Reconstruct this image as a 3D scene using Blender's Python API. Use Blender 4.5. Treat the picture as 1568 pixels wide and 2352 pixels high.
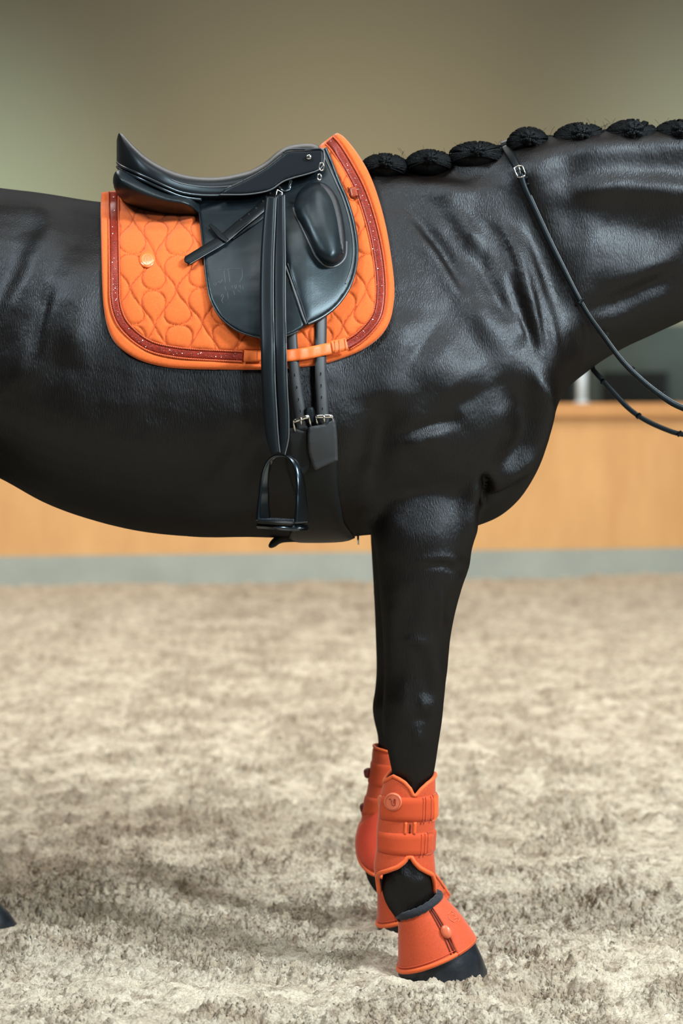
import bpy, bmesh, math, random
import numpy as np
from mathutils import Vector, Matrix
from mathutils.bvhtree import BVHTree
from mathutils.kdtree import KDTree
from mathutils.geometry import delaunay_2d_cdt

for o in list(bpy.data.objects):
    bpy.data.objects.remove(o)
random.seed(4)
RNG = np.random.default_rng(7)
S = bpy.context.scene
COL = S.collection
PI = math.pi

# ------------------------------------------------------------------ camera
CAMD, CAMH, FPX, HOR = 4.275, 1.2, 4620.0, 888.0
cam_d = bpy.data.cameras.new('camera')
cam = bpy.data.objects.new('camera', cam_d)
COL.objects.link(cam)
cam.location = (0, -CAMD, CAMH)
cam.rotation_euler = (PI/2, 0, 0)
cam_d.sensor_fit = 'VERTICAL'
cam_d.sensor_width = 24.0
cam_d.sensor_height = 36.0
cam_d.lens = 36.0*FPX/2352
cam_d.shift_y = -(1176-HOR)/2352
cam_d.dof.use_dof = True
cam_d.dof.focus_distance = 4.0
cam_d.dof.aperture_fstop = 2.6
cam_d.clip_end = 100
S.camera = cam

# ------------------------------------------------------------------ light
S.view_settings.view_transform = 'Standard'
S.view_settings.look = 'None'
S.view_settings.gamma = 1.0
S.view_settings.exposure = -0.18
W = bpy.data.worlds.new('world')
S.world = W
W.use_nodes = True
W.node_tree.nodes['Background'].inputs[0].default_value = (0.80, 0.85, 0.9, 1)
W.node_tree.nodes['Background'].inputs[1].default_value = 0.05

def area(name, loc, tgt, sx, sy, power, col):
    d = bpy.data.lights.new(name, 'AREA')
    d.shape = 'RECTANGLE'; d.size = sx; d.size_y = sy
    d.energy = power; d.color = col
    o = bpy.data.objects.new(name, d); COL.objects.link(o)
    o.location = loc
    o.rotation_euler = (Vector(tgt)-Vector(loc)).to_track_quat('-Z', 'Y').to_euler()
    return o
def spot(name, loc, tgt, power, col, angle=90, blend=1.0, r=0.3):
    d = bpy.data.lights.new(name, 'SPOT')
    d.energy = power; d.color = col; d.spot_size = math.radians(angle); d.spot_blend = blend
    d.shadow_soft_size = r
    o = bpy.data.objects.new(name, d); COL.objects.link(o)
    o.location = loc
    o.rotation_euler = (Vector(tgt)-Vector(loc)).to_track_quat('-Z', 'Y').to_euler()
    return o
area('hall_lamp_front_right', (3.9, -2.5, 4.4), (0.2, 0, 1.1), 1.0, 0.8, 540, (0.84, 0.95, 1.0))
area('hall_lamp_front_left', (-2.6, -2.5, 4.9), (-0.3, 0, 1.1), 1.0, 0.8, 230, (0.84, 0.95, 1.0))
area('hall_lamp_row_far_side', (6.5, -10.5, 5.2), (0.4, 0, 1.0), 2.2, 1.0, 700, (0.84, 0.95, 1.0))
area('hall_lamp_overhead', (0.6, -0.9, 5.7), (0.4, -0.2, 0), 3.0, 0.8, 100, (1.0, 0.97, 0.92))
area('hall_lamp_track', (0.0, 5.0, 5.6), (0, 5.6, 0), 7.0, 2.0, 400, (1.0, 0.97, 0.92))
area('hall_lamp_board', (0.0, 1.5, 4.6), (0, 8.2, 0.4), 6.0, 0.8, 190, (1.0, 0.93, 0.84))
spot('added_wall_wash_left', (-4.6, 15.0, 1.9), (-5.4, 19.8, 2.5), 1500, (0.72, 1.0, 0.92), 80, 1.0)  # added spot for a soft greenish glow on the far wall, no fixture
spot('added_wall_wash_right', (4.6, 15.0, 2.2), (5.6, 19.8, 3.1), 1150, (0.80, 1.0, 0.95), 80, 1.0)  # second added spot, same soft glow on the right
spot('added_wall_wash_middle', (0, 15.5, 2.4), (0.0, 19.8, 2.2), 820, (1.0, 0.92, 0.72), 150, 1.0)  # added warm wash that lifts the middle of the wall

# ------------------------------------------------------------------ helpers
def tag(o, label=None, cat=None, group=None, kind=None):
    if label: o['label'] = label
    if cat: o['category'] = cat
    if group: o['group'] = group
    if kind: o['kind'] = kind
    return o
def empty(name, loc, label=None, cat=None, group=None):
    o = bpy.data.objects.new(name, None); COL.objects.link(o)
    o.location = loc; o.empty_display_size = .1
    tag(o, label, cat, group)
    return o
def mesh_obj(name, verts, faces, mat, parent=None, smooth=True, at=None):
    me = bpy.data.meshes.new(name)
    me.from_pydata([tuple(v) for v in verts], [], [tuple(f) for f in faces])
    me.update()
    bm = bmesh.new(); bm.from_mesh(me)
    bmesh.ops.recalc_face_normals(bm, faces=bm.faces)
    bm.to_mesh(me); bm.free()
    o = bpy.data.objects.new(name, me); COL.objects.link(o)
    if mat: me.materials.append(mat)
    if smooth:
        me.polygons.foreach_set('use_smooth', [True]*len(me.polygons))
    if parent:
        o.parent = parent
        bpy.context.view_layer.update()
        o.matrix_parent_inverse = parent.matrix_world.inverted()
    return o
def P(px, py, y):
    d = y+CAMD
    return Vector(((px-784)*d/FPX, y, CAMH-(py-HOR)*d/FPX))
def cr(xs, ys, x):
    """smooth hermite interpolation through a table"""
    xs = np.asarray(xs, float); ys = np.asarray(ys, float); x = np.asarray(x, float)
    m = np.gradient(ys, xs)
    i = np.clip(np.searchsorted(xs, x)-1, 0, len(xs)-2)
    h = xs[i+1]-xs[i]; t = np.clip((x-xs[i])/h, 0, 1)
    return ((2*t**3-3*t*t+1)*ys[i]+(t**3-2*t*t+t)*h*m[i]+(-2*t**3+3*t*t)*ys[i+1]+(t**3-t*t)*h*m[i+1])
def spline(pts, step=4.0, closed=False, corners=()):
    """catmull-rom through points, resampled about every step; indices in corners stay sharp"""
    pts = [np.array(p, float) for p in pts]
    n = len(pts); out = []
    segs = n if closed else n-1
    for i in range(segs):
        p1, p2 = pts[i], pts[(i+1) % n]
        p0 = pts[(i-1) % n] if (closed or i > 0) else p1
        p3 = pts[(i+2) % n] if (closed or i+2 < n) else p2
        if i in corners: p0 = p1-(p2-p1)
        if (i+1) % n in corners: p3 = p2+(p2-p1)
        L = np.linalg.norm(p2-p1); k = max(1, int(round(L/step)))
        for j in range(k):
            t = j/k
            out.append(0.5*((2*p1)+(-p0+p2)*t+(2*p0-5*p1+4*p2-p3)*t*t+(-p0+3*p1-3*p2+p3)*t**3))
    if not closed: out.append(pts[-1])
    return np.array(out)
def loft(rings, cap=True):
    """rings: list of equal length vertex loops"""
    n = len(rings[0]); V = [v for r in rings for v in r]; Fc = []
    for i in range(len(rings)-1):
        for j in range(n):
            k = (j+1) % n
            Fc.append((i*n+j, i*n+k, (i+1)*n+k, (i+1)*n+j))
    if cap:
        Fc.append(tuple(range(n))[::-1]); Fc.append(tuple((len(rings)-1)*n+j for j in range(n)))
    return V, Fc
def tube_geo(path, r, seg=8, closed=False):
    path = [Vector(p) for p in path]; n = len(path)
    rings = []; up = None
    for i, p in enumerate(path):
        a = path[(i-1) % n] if (closed or i > 0) else p
        b = path[(i+1) % n] if (closed or i < n-1) else p
        t = (b-a)
        t = t.normalized() if t.length > 1e-9 else Vector((0, 0, 1))
        if up is None:
            up = t.cross(Vector((0.3, 1, 0.2))).normalized()
        up = (up-t*up.dot(t)).normalized()
        w = t.cross(up)
        rr = r[i] if hasattr(r, '__len__') else r
        rings.append([p+(up*math.cos(2*PI*k/seg)+w*math.sin(2*PI*k/seg))*rr for k in range(seg)])
    if closed:
        rings.append(rings[0])
        # align the closing ring by shifting to the nearest start
        V, Fc = loft(rings[:-1], cap=False)
        m = seg; base = (n-1)*m
        best = min(range(m), key=lambda s: (rings[-2][0]-rings[0][s]).length)
        for j in range(m):
            Fc.append((base+j, base+(j+1) % m, (j+1+best) % m, (j+best) % m))
        return V, Fc
    return loft(rings)
def tube(name, path, r, mat, parent=None, seg=8, closed=False):
    V, Fc = tube_geo(path, r, seg, closed)
    return mesh_obj(name, V, Fc, mat, parent)
def merge_geo(lst):
    V = []; Fc = []
    for v, f in lst:
        b = len(V); V += list(v); Fc += [tuple(i+b for i in q) for q in f]
    return V, Fc
def in_poly(pts, poly):
    x, y = pts[:, 0], pts[:, 1]; ins = np.zeros(len(pts), bool)
    x0, y0 = poly[-1]
    for x1, y1 in poly:
        c = ((y1 > y) != (y0 > y))
        with np.errstate(divide='ignore', invalid='ignore'):
            xi = (x0-x1)*(y-y1)/(y0-y1)+x1
        ins ^= c & (x < xi)
        x0, y0 = x1, y1
    return ins
def dist_to(pts, line):
    kd = KDTree(len(line))
    for i, p in enumerate(line): kd.insert((p[0], p[1], 0), i)
    kd.balance()
    return np.array([kd.find((p[0], p[1], 0))[2] for p in pts])
def lift(px, py, Y):
    """pixel + surface function y=Y(x,z)  ->  3D points on that surface"""
    px = np.asarray(px, float); py = np.asarray(py, float)
    if not callable(Y):
        y = np.zeros_like(px)+Y
    else:
        y = np.full(px.shape, -0.2)
        for _ in range(7):
            d = y+CAMD
            y = 0.4*y+0.6*Y((px-784)*d/FPX, CAMH-(py-HOR)*d/FPX)
    d = y+CAMD
    return np.stack([(px-784)*d/FPX, y, CAMH-(py-HOR)*d/FPX], -1)
def pillow(name, outline, Y, h, er, mat, parent=None, step=5.0, back=0.004, corners=(), mirror=False, extra=None, bump_n=None, raw=False):
    """sheet cut to an outline, draped on surface Y, with a puffed rounded front of height h and edge radius er (px)"""
    B = spline(outline, step, True, corners)
    lo, hi = B.min(0), B.max(0)
    gx, gy = np.meshgrid(np.arange(lo[0], hi[0], step), np.arange(lo[1], hi[1], step*0.87))
    gx = gx + (np.arange(gx.shape[0]) % 2)[:, None]*step/2
    G = np.stack([gx.ravel(), gy.ravel()], -1)
    G = G[in_poly(G, B)]
    Bd = spline([tuple(b) for b in B], 1.0, True)
    dG = dist_to(G, Bd)
    G = G[dG > step*0.45]
    V2 = np.concatenate([B, G])
    res = delaunay_2d_cdt([Vector(v) for v in V2], [], [list(range(len(B)))], 1, 1e-4)
    v2 = np.array([tuple(v) for v in res[0]]); tris = [tuple(f) for f in res[2]]
    d = dist_to(v2, Bd); d[d < 0.4] = 0
    prof = h*np.sqrt(np.clip(1-(1-np.clip(d/er, 0, 1))**2, 0, 1))
    if extra is not None: prof = prof+extra(v2, d)
    base = lift(v2[:, 0], v2[:, 1], Y)
    # move toward the camera side along -y, keep the pixel ray
    front = base.copy(); front[:, 1] -= prof
    bk = base.copy(); bk[:, 1] += back
    n = len(v2)
    # boundary edges
    cnt = {}
    for t in tris:
        for a, b in ((t[0], t[1]), (t[1], t[2]), (t[2], t[0])):
            k = (min(a, b), max(a, b)); cnt[k] = cnt.get(k, 0)+1
    Fc = [t for t in tris]+[tuple(i+n for i in t[::-1]) for t in tris]
    Fc += [(a, b, b+n, a+n) for (a, b), c in cnt.items() if c == 1]
    V = np.concatenate([front, bk])
    if raw: return V, Fc, v2, n
    o = mesh_obj(name, V, Fc, mat, parent)
    if mirror:
        V2m = V.copy(); V2m[:, 1] *= -1
        mesh_obj(name, V2m, Fc, mat, parent)
    return o
def slab(front, back):
    nu, nv = front.shape[:2]
    V = np.concatenate([front.reshape(-1, 3), back.reshape(-1, 3)]); N = nu*nv; Fc = []
    for i in range(nu-1):
        for j in range(nv-1):
            a, b, c, d = i*nv+j, i*nv+j+1, (i+1)*nv+j+1, (i+1)*nv+j
            Fc.append((a, b, c, d)); Fc.append((a+N, d+N, c+N, b+N))
    for i in range(nu-1):
        for j in (0, nv-1):
            a, b = i*nv+j, (i+1)*nv+j
            Fc.append((a, b, b+N, a+N))
    for j in range(nv-1):
        for i in (0, nu-1):
            a, b = i*nv+j, i*nv+j+1
            Fc.append((a, b, b+N, a+N))
    return V, Fc
def strip(name, path, width, Y, th, mat, parent=None, step=5.0, crown=0.0006, ys=None, nac=5, tip=0, corners=(), geo=False):
    """strap along a pixel path; width px (number or per control point), Y surface fn or number, ys = y per control point"""
    pts = np.array([p[:2] for p in path], float)
    C = spline(pts, step, False, corners)
    seg = np.r_[0, np.cumsum(np.linalg.norm(np.diff(C, axis=0), axis=1))]
    # control point params by nearest
    kp = np.array([seg[np.argmin(((C-p)**2).sum(1))] for p in pts]); kp = np.maximum.accumulate(kp+np.arange(len(kp))*1e-6)
    w = cr(kp, width, seg) if hasattr(width, '__len__') else np.full(len(C), float(width))
    T = np.gradient(C, axis=0); T /= np.linalg.norm(T, axis=1)[:, None]+1e-9
    Nn = np.stack([-T[:, 1], T[:, 0]], -1)
    if tip:
        w = w*np.clip(np.sqrt(np.clip((seg[-1]-seg)/tip, 0.0, 1))+.15, 0, 1)
    s = np.linspace(-.5, .5, nac)
    PX = C[:, None, 0]+Nn[:, None, 0]*w[:, None]*s; PY = C[:, None, 1]+Nn[:, None, 1]*w[:, None]*s
    if ys is not None:
        yy = cr(kp, ys, seg)[:, None]+0*s
        d = yy+CAMD
        base = np.stack([(PX-784)*d/FPX, yy, CAMH-(PY-HOR)*d/FPX], -1)
    else:
        base = lift(PX, PY, Y)
    fr = base.copy(); fr[..., 1] -= th+crown*(1-(2*s)**2)
    fr[:, [0, -1], 1] += th*0.45
    bk = base.copy(); bk[..., 1] += 0.0005
    V, Fc = slab(fr, bk)
    if geo: return V, Fc
    return mesh_obj(name, V, Fc, mat, parent)

# ------------------------------------------------------------------ materials
def nmat(name):
    m = bpy.data.materials.new(name); m.use_nodes = True
    nt = m.node_tree; return m, nt, nt.nodes['Principled BSDF']
def node(nt, t, **kw):
    n = nt.nodes.new(t)
    for k, v in kw.items():
        if k in n.inputs: n.inputs[k].default_value = v
        else: setattr(n, k, v)
    return n
def simple(name, col, rough=.5, metal=0, bump=None, sheen=0, spec=.5, var=None, coat=0):
    """bump=(scale, strength, dist), var=(scale, dark factor)"""
    m, nt, b = nmat(name)
    b.inputs['Base Color'].default_value = (*col, 1); b.inputs['Roughness'].default_value = rough
    b.inputs['Metallic'].default_value = metal; b.inputs['Specular IOR Level'].default_value = spec
    b.inputs['Coat Weight'].default_value = coat; b.inputs['Coat Roughness'].default_value = .15
    b.inputs['Sheen Weight'].default_value = sheen; b.inputs['Sheen Roughness'].default_value = .4
    tc = node(nt, 'ShaderNodeTexCoord')
    if bump:
        nz = node(nt, 'ShaderNodeTexNoise', Scale=bump[0], Detail=4.0)
        nt.links.new(tc.outputs['Object'], nz.inputs['Vector'])
        bp = node(nt, 'ShaderNodeBump', Strength=bump[1], Distance=bump[2])
        nt.links.new(nz.outputs['Fac'], bp.inputs['Height']); nt.links.new(bp.outputs[0], b.inputs['Normal'])
    if var:
        nz = node(nt, 'ShaderNodeTexNoise', Scale=var[0], Detail=5.0)
        nt.links.new(tc.outputs['Object'], nz.inputs['Vector'])
        mx = node(nt, 'ShaderNodeMix', data_type='RGBA')
        mx.inputs[6].default_value = (*[c*var[1] for c in col], 1); mx.inputs[7].default_value = (*col, 1)
        rp = node(nt, 'ShaderNodeMapRange'); rp.inputs[1].default_value = .35; rp.inputs[2].default_value = .65
        nt.links.new(nz.outputs['Fac'], rp.inputs[0]); nt.links.new(rp.outputs[0], mx.inputs[0])
        nt.links.new(mx.outputs[2], b.inputs['Base Color'])
    return m
M = {}
M['leather'] = simple('black_leather', (.007, .011, .014), .38, bump=(350, .18, .0008), spec=.4, var=(30, .6))
M['seat'] = simple('black_seat_leather', (.008, .009, .011), .40, bump=(450, .15, .0008), spec=.22)
M['strap'] = simple('black_strap_leather', (.005, .006, .007), .42, bump=(500, .2, .0006), spec=.2)
M['girth'] = simple('black_girth_leather', (.006, .007, .007), .6, bump=(200, .3, .001), spec=.25)
M['matleather'] = simple('grey_black_leather', (.026, .029, .032), .5, bump=(500, .2, .0006))
M['edge'] = simple('pale_leather_edge', (.09, .095, .10), .4)  # paler grey than the strap leather, for edge lines and seams
M['pipe'] = simple('black_leather_piping', (.014, .015, .018), .28, spec=.7)
M['iron'] = simple('black_steel', (.06, .085, .11), .22, metal=1, spec=.5, coat=.6)
M['ironbright'] = simple('blued_steel', (.25, .36, .45), .3, metal=1)
M['rubber'] = simple('black_rubber', (.01, .01, .011), .5)
M['chrome'] = simple('polished_chrome', (.75, .74, .72), .2, metal=1)
for k_ in ('leather', 'seat', 'strap', 'pipe'): M[k_].node_tree.nodes['Principled BSDF'].inputs['Specular Tint'].default_value = (.74, .92, 1, 1)
M['hole'] = simple('punched_hole', (.002, .002, .002), .9)
M['pad'] = simple('orange_velvet', (.72, .135, .026), .8, bump=(900, .4, .0006), sheen=.35, spec=.2, var=(260, .86))
M['binding'] = simple('orange_binding', (.74, .14, .022), .75, bump=(700, .3, .0006), sheen=.3, spec=.25)
M['rope'] = simple('orange_cord', (.52, .085, .018), .5, bump=(500, .6, .001))
M['web'] = simple('orange_webbing', (.80, .15, .02), .5, bump=(400, .4, .0008))
M['boot'] = simple('orange_neoprene', (.64, .085, .026), .65, bump=(900, .3, .0006), sheen=.25, spec=.3, var=(300, .85))
M['bootred'] = simple('red_orange_shell', (.68, .065, .030), .45, bump=(600, .15, .0005), sheen=.1, spec=.4)
M['velcro'] = simple('orange_elastic', (.58, .075, .022), .8, bump=(900, .5, .0008), sheen=.2, spec=.2)
M['rim'] = simple('bright_orange_edging', (.78, .115, .018), .6, bump=(700, .3, .0005), sheen=.2)
M['badge'] = simple('pink_rubber_badge', (.72, .16, .075), .35)
M['bootdark'] = simple('dark_orange_rubber', (.13, .012, .004), .5)
M['knit'] = simple('black_knit_cuff', (.012, .014, .02), .85, bump=(300, .6, .002), sheen=.2)
M['hoof'] = simple('black_hoof', (.016, .021, .028), .33, bump=(120, .15, .002), var=(40, .5))
# coat of the horse: short glossy hair
m, nt, b = nmat('black_coat'); M['coat'] = m
tc = node(nt, 'ShaderNodeTexCoord')
mp = node(nt, 'ShaderNodeMapping'); mp.inputs['Scale'].default_value = (1, 1, .22); mp.inputs['Rotation'].default_value = (0, .5, 0)
nt.links.new(tc.outputs['Object'], mp.inputs[0])
n1 = node(nt, 'ShaderNodeTexNoise', Scale=450.0, Detail=5.0)
n2 = node(nt, 'ShaderNodeTexNoise', Scale=14.0, Detail=5.0)
nt.links.new(mp.outputs[0], n1.inputs['Vector']); nt.links.new(tc.outputs['Object'], n2.inputs['Vector'])
bp1 = node(nt, 'ShaderNodeBump', Strength=1.0, Distance=.0012); bp2 = node(nt, 'ShaderNodeBump', Strength=.10, Distance=.006)
nt.links.new(n2.outputs['Fac'], bp2.inputs['Height']); nt.links.new(bp2.outputs[0], bp1.inputs['Normal'])
nt.links.new(n1.outputs['Fac'], bp1.inputs['Height']); nt.links.new(bp1.outputs[0], b.inputs['Normal'])
b.inputs['Base Color'].default_value = (.0085, .0055, .004, 1); b.inputs['Specular Tint'].default_value = (.70, .88, 1, 1)
rr = node(nt, 'ShaderNodeMapRange'); rr.inputs[3].default_value = .29; rr.inputs[4].default_value = .42
nt.links.new(n2.outputs['Fac'], rr.inputs[0]); nt.links.new(rr.outputs[0], b.inputs['Roughness'])
b.inputs['Specular IOR Level'].default_value = .28
b.inputs['Sheen Weight'].default_value = .0; b.inputs['Sheen Roughness'].default_value = .35; b.inputs['Sheen Tint'].default_value = (.75, .88, 1, 1)
m, nt, b = nmat('black_mane_hair'); M['hair'] = m
tc = node(nt, 'ShaderNodeTexCoord'); mp = node(nt, 'ShaderNodeMapping'); mp.inputs['Scale'].default_value = (3, 1, .5)
wv = node(nt, 'ShaderNodeTexNoise', Scale=190.0, Detail=4.0); nt.links.new(tc.outputs['Object'], mp.inputs[0])
nt.links.new(mp.outputs[0], wv.inputs['Vector'])
bp = node(nt, 'ShaderNodeBump', Strength=.9, Distance=.003); nt.links.new(wv.outputs['Fac'], bp.inputs['Height']); nt.links.new(bp.outputs[0], b.inputs['Normal'])
b.inputs['Base Color'].default_value = (.005, .005, .0055, 1); b.inputs['Roughness'].default_value = .40; b.inputs['Specular IOR Level'].default_value = .10

def fur(m, dif, glo, rough, tint):
    # dense black hair: diffuse plus an even gloss, without the mirror-like rim of a polished surface
    nt = m.node_tree; b = nt.nodes['Principled BSDF']; out = nt.nodes['Material Output']
    d = node(nt, 'ShaderNodeBsdfDiffuse'); d.inputs['Color'].default_value = (*dif, 1)
    g = node(nt, 'ShaderNodeBsdfAnisotropic'); g.inputs['Color'].default_value = (*[glo*t for t in tint], 1); g.inputs['Roughness'].default_value = rough
    a = node(nt, 'ShaderNodeAddShader')
    for q in (d, g):
        if b.inputs['Normal'].links: nt.links.new(b.inputs['Normal'].links[0].from_socket, q.inputs['Normal'])
    if b.inputs['Roughness'].links: nt.links.new(b.inputs['Roughness'].links[0].from_socket, g.inputs['Roughness'])
    nt.links.new(d.outputs[0], a.inputs[0]); nt.links.new(g.outputs[0], a.inputs[1]); nt.links.new(a.outputs[0], out.inputs['Surface'])
    nt.nodes.remove(b)
fur(M['coat'], (.0042, .0026, .0019), .032, .38, (.86, .93, 1.0))
fur(M['hair'], (.002, .002, .0022), .016, .42, (.85, .95, 1.0))

# ------------------------------------------------------------------ sand floor
def perlin(x, y, seed):
    rg = np.random.default_rng(seed); Np = 512
    ang = rg.random((Np, Np))*2*PI; gx, gy = np.cos(ang), np.sin(ang)
    xi = np.floor(x).astype(int); yi = np.floor(y).astype(int); fx, fy = x-xi, y-yi
    u = fx*fx*fx*(fx*(fx*6-15)+10); v = fy*fy*fy*(fy*(fy*6-15)+10)
    def g(a, c, dx, dy):
        return gx[a % Np, c % Np]*dx+gy[a % Np, c % Np]*dy
    a = g(xi, yi, fx, fy); b_ = g(xi+1, yi, fx-1, fy); c = g(xi, yi+1, fx, fy-1); d = g(xi+1, yi+1, fx-1, fy-1)
    return (a*(1-u)+b_*u)*(1-v)+(c*(1-u)+d*u)*v
def axis(parts):
    out = [parts[0][0]]
    for a, b_, s in parts:
        k = max(1, int(round((b_-a)/s))); out += list(np.linspace(a, b_, k+1)[1:])
    return np.array(out)
ax = axis([(-9, -3, .3), (-3, -1.4, .018), (-1.4, -.8, .01), (-.8, .8, .004), (.8, 1.4, .01), (1.4, 3, .018), (3, 9, .3)])
ay = axis([(-5.5, -1.2, .2), (-1.2, -.75, .01), (-.75, .75, .0045), (.75, 2, .008), (2, 4.5, .013), (4.5, 9.6, .04)])
GX, GY = np.meshgrid(ax, ay)
def fbm(x, y, f, octs, seed, gain=.5):
    s = 0; a = 1
    for k in range(octs):
        s = s+a*perlin(x*f+13.7*k, y*f-7.1*k, seed+k); a *= gain; f *= 2.03
    return s
mask = fbm(GX*1.0, GY*1.15, 4.2, 4, 11, .6)
mask = 1/(1+np.exp(-(mask-0.02)*6))            # 1 = churned clods, 0 = smooth trodden sand
def g2(x0, y0, sx, sy): return np.exp(-((GX-x0)/sx)**2-((GY-y0)/sy)**2)
mask = np.clip(mask+g2(-.55, .15, .4, .2)*.9-g2(-.35, -.30, .35, .10)*1.0-g2(.9, .75, .4, .3)*.6+g2(.5, 0.35, .3, .15)*.5, 0, 1)
big = fbm(GX, GY*1.3, 1.3, 3, 31)*.030
mid = fbm(GX, GY*1.2, 7.0, 3, 41)
clod = np.abs(fbm(GX, GY, 20.0, 4, 51, .62))
clod3 = np.abs(fbm(GX, GY, 95.0, 2, 63, .65))
clod2 = np.abs(fbm(GX, GY, 46.0, 3, 61, .65))
H = big+mid*(.010+.014*mask)+(.25+.75*mask)*(.036*clod+.030*clod2+.013*clod3)+(1-mask)*(.0025*fbm(GX, GY, 40.0, 2, 71))-.012*mask
# pits and ridges pressed by hooves
for (x0, y0, s, dpt) in [(-.33, -.22, .10, .02), (.62, .55, .10, .03), (1.1, .3, .1, .02), (-.9, -.35, .1, .02), (.45, -.35, .12, .015), (-.2, 1.0, .1, .03), (.7, 1.3, .12, .03), (-.8, .9, .1, .025)]:
    r2 = np.hypot(GX-x0, (GY-y0))
    H += -dpt*np.exp(-(r2/s)**2)+dpt*.7*np.exp(-((r2-s*1.35)/(s*.4))**2)*(.5+.5*mid/.3)
H += .022*g2(-.72, .06, .16, .05)+.018*g2(.08, .08, .10, .06)+.012*g2(.45, .10, .12, .05)
# keep the ground flat where hooves stand
def flat(x0, y0, rx, ry, z=0.0):
    global H
    w = np.exp(-(((GX-x0)/rx)**2+((GY-y0)/ry)**2)**2)
    H = H*(1-w)+z*w
flat(.205, -.17, .14, .09, -.004); flat(.135, .15, .14, .11, .002)
H += .008*g2(.20, -.262, .11, .018)*(1+1.5*mid)+.012*g2(.12, .075, .06, .028)*(1+1.5*mid)
flat(-.80, .13, .13, .12, .008)
H = H.astype(float)
def ground(x, y):
    i = np.clip(np.searchsorted(ay, y), 0, len(ay)-1); j = np.clip(np.searchsorted(ax, x), 0, len(ax)-1)
    return H[i, j]
nv_, nu_ = GX.shape
V = np.stack([GX.ravel(), GY.ravel(), H.ravel()], -1)
idx = np.arange(nv_*nu_).reshape(nv_, nu_)
Fq = np.stack([idx[:-1, :-1].ravel(), idx[:-1, 1:].ravel(), idx[1:, 1:].ravel(), idx[1:, :-1].ravel()], -1)
me = bpy.data.meshes.new('floor')
me.vertices.add(len(V)); me.vertices.foreach_set('co', V.ravel())
me.loops.add(Fq.size); me.loops.foreach_set('vertex_index', Fq.ravel().astype(np.int32))
me.polygons.add(len(Fq)); me.polygons.foreach_set('loop_start', (np.arange(len(Fq))*4).astype(np.int32))
me.polygons.foreach_set('loop_total', np.full(len(Fq), 4, np.int32))
me.update(calc_edges=True)
me.polygons.foreach_set('use_smooth', np.ones(len(Fq), bool))
at = me.attributes.new('damp', 'FLOAT', 'POINT')
at.data.foreach_set('value', np.clip(.25+mask*.5+.75*fbm(GX, GY*1.5, 13.0, 4, 91, .65), 0, 1).ravel().astype(np.float32))
floor = bpy.data.objects.new('floor', me); COL.objects.link(floor); floor['kind'] = 'structure'
m, nt, b = nmat('arena_sand'); me.materials.append(m)
atn = node(nt, 'ShaderNodeAttribute', attribute_name='damp')
tc = node(nt, 'ShaderNodeTexCoord')
ns = node(nt, 'ShaderNodeTexNoise', Scale=26.0, Detail=9.0, Roughness=.72); nt.links.new(tc.outputs['Object'], ns.inputs['Vector'])
ng = node(nt, 'ShaderNodeTexNoise', Scale=300.0, Detail=3.0, Roughness=.7); nt.links.new(tc.outputs['Object'], ng.inputs['Vector'])
mx = node(nt, 'ShaderNodeMix', data_type='RGBA'); mx.inputs[6].default_value = (.84, .735, .57, 1); mx.inputs[7].default_value = (.53, .425, .31, 1)
nt.links.new(atn.outputs['Fac'], mx.inputs[0])
mr = node(nt, 'ShaderNodeMapRange'); mr.inputs[1].default_value = .50; mr.inputs[2].default_value = .66; mr.inputs[4].default_value = .85
nt.links.new(ns.outputs['Fac'], mr.inputs[0])
mx2 = node(nt, 'ShaderNodeMix', data_type='RGBA'); mx2.inputs[7].default_value = (.22, .155, .10, 1)
nt.links.new(mr.outputs[0], mx2.inputs[0]); nt.links.new(mx.outputs[2], mx2.inputs[6])
nt.links.new(mx2.outputs[2], b.inputs['Base Color']); b.inputs['Roughness'].default_value = .95; b.inputs['Specular IOR Level'].default_value = .1
b1 = node(nt, 'ShaderNodeBump', Strength=1.0, Distance=.014); nt.links.new(ns.outputs['Fac'], b1.inputs['Height'])
vg = node(nt, 'ShaderNodeTexVoronoi', Scale=120.0); nt.links.new(tc.outputs['Object'], vg.inputs['Vector'])
b3 = node(nt, 'ShaderNodeBump', Strength=.9, Distance=.006, invert=True); nt.links.new(vg.outputs['Distance'], b3.inputs['Height']); nt.links.new(b1.outputs[0], b3.inputs['Normal'])
b2 = node(nt, 'ShaderNodeBump', Strength=.7, Distance=.003); nt.links.new(ng.outputs['Fac'], b2.inputs['Height'])
nt.links.new(b3.outputs[0], b2.inputs['Normal']); nt.links.new(b2.outputs[0], b.inputs['Normal'])

# ------------------------------------------------------------------ the hall
def box(name, x0, x1, y0, y1, z0, z1, mat, parent=None, rz=0, piv=(0, 0), bev=0.0, kind='structure'):
    bm = bmesh.new(); bmesh.ops.create_cube(bm, size=1)
    for v in bm.verts:
        v.co = Vector(((x0+x1)/2+v.co.x*(x1-x0), (y0+y1)/2+v.co.y*(y1-y0), (z0+z1)/2+v.co.z*(z1-z0)))
    if bev: bmesh.ops.bevel(bm, geom=bm.edges[:], offset=bev, segments=2, affect='EDGES')
    me = bpy.data.meshes.new(name); bm.to_mesh(me); bm.free(); me.materials.append(mat)
    o = bpy.data.objects.new(name, me); COL.objects.link(o)
    if rz:
        me.transform(Matrix.Translation((piv[0], piv[1], 0)) @ Matrix.Rotation(rz, 4, 'Z') @ Matrix.Translation((-piv[0], -piv[1], 0)))
    if parent: o.parent = parent
    elif kind: o['kind'] = kind
    return o
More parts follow.
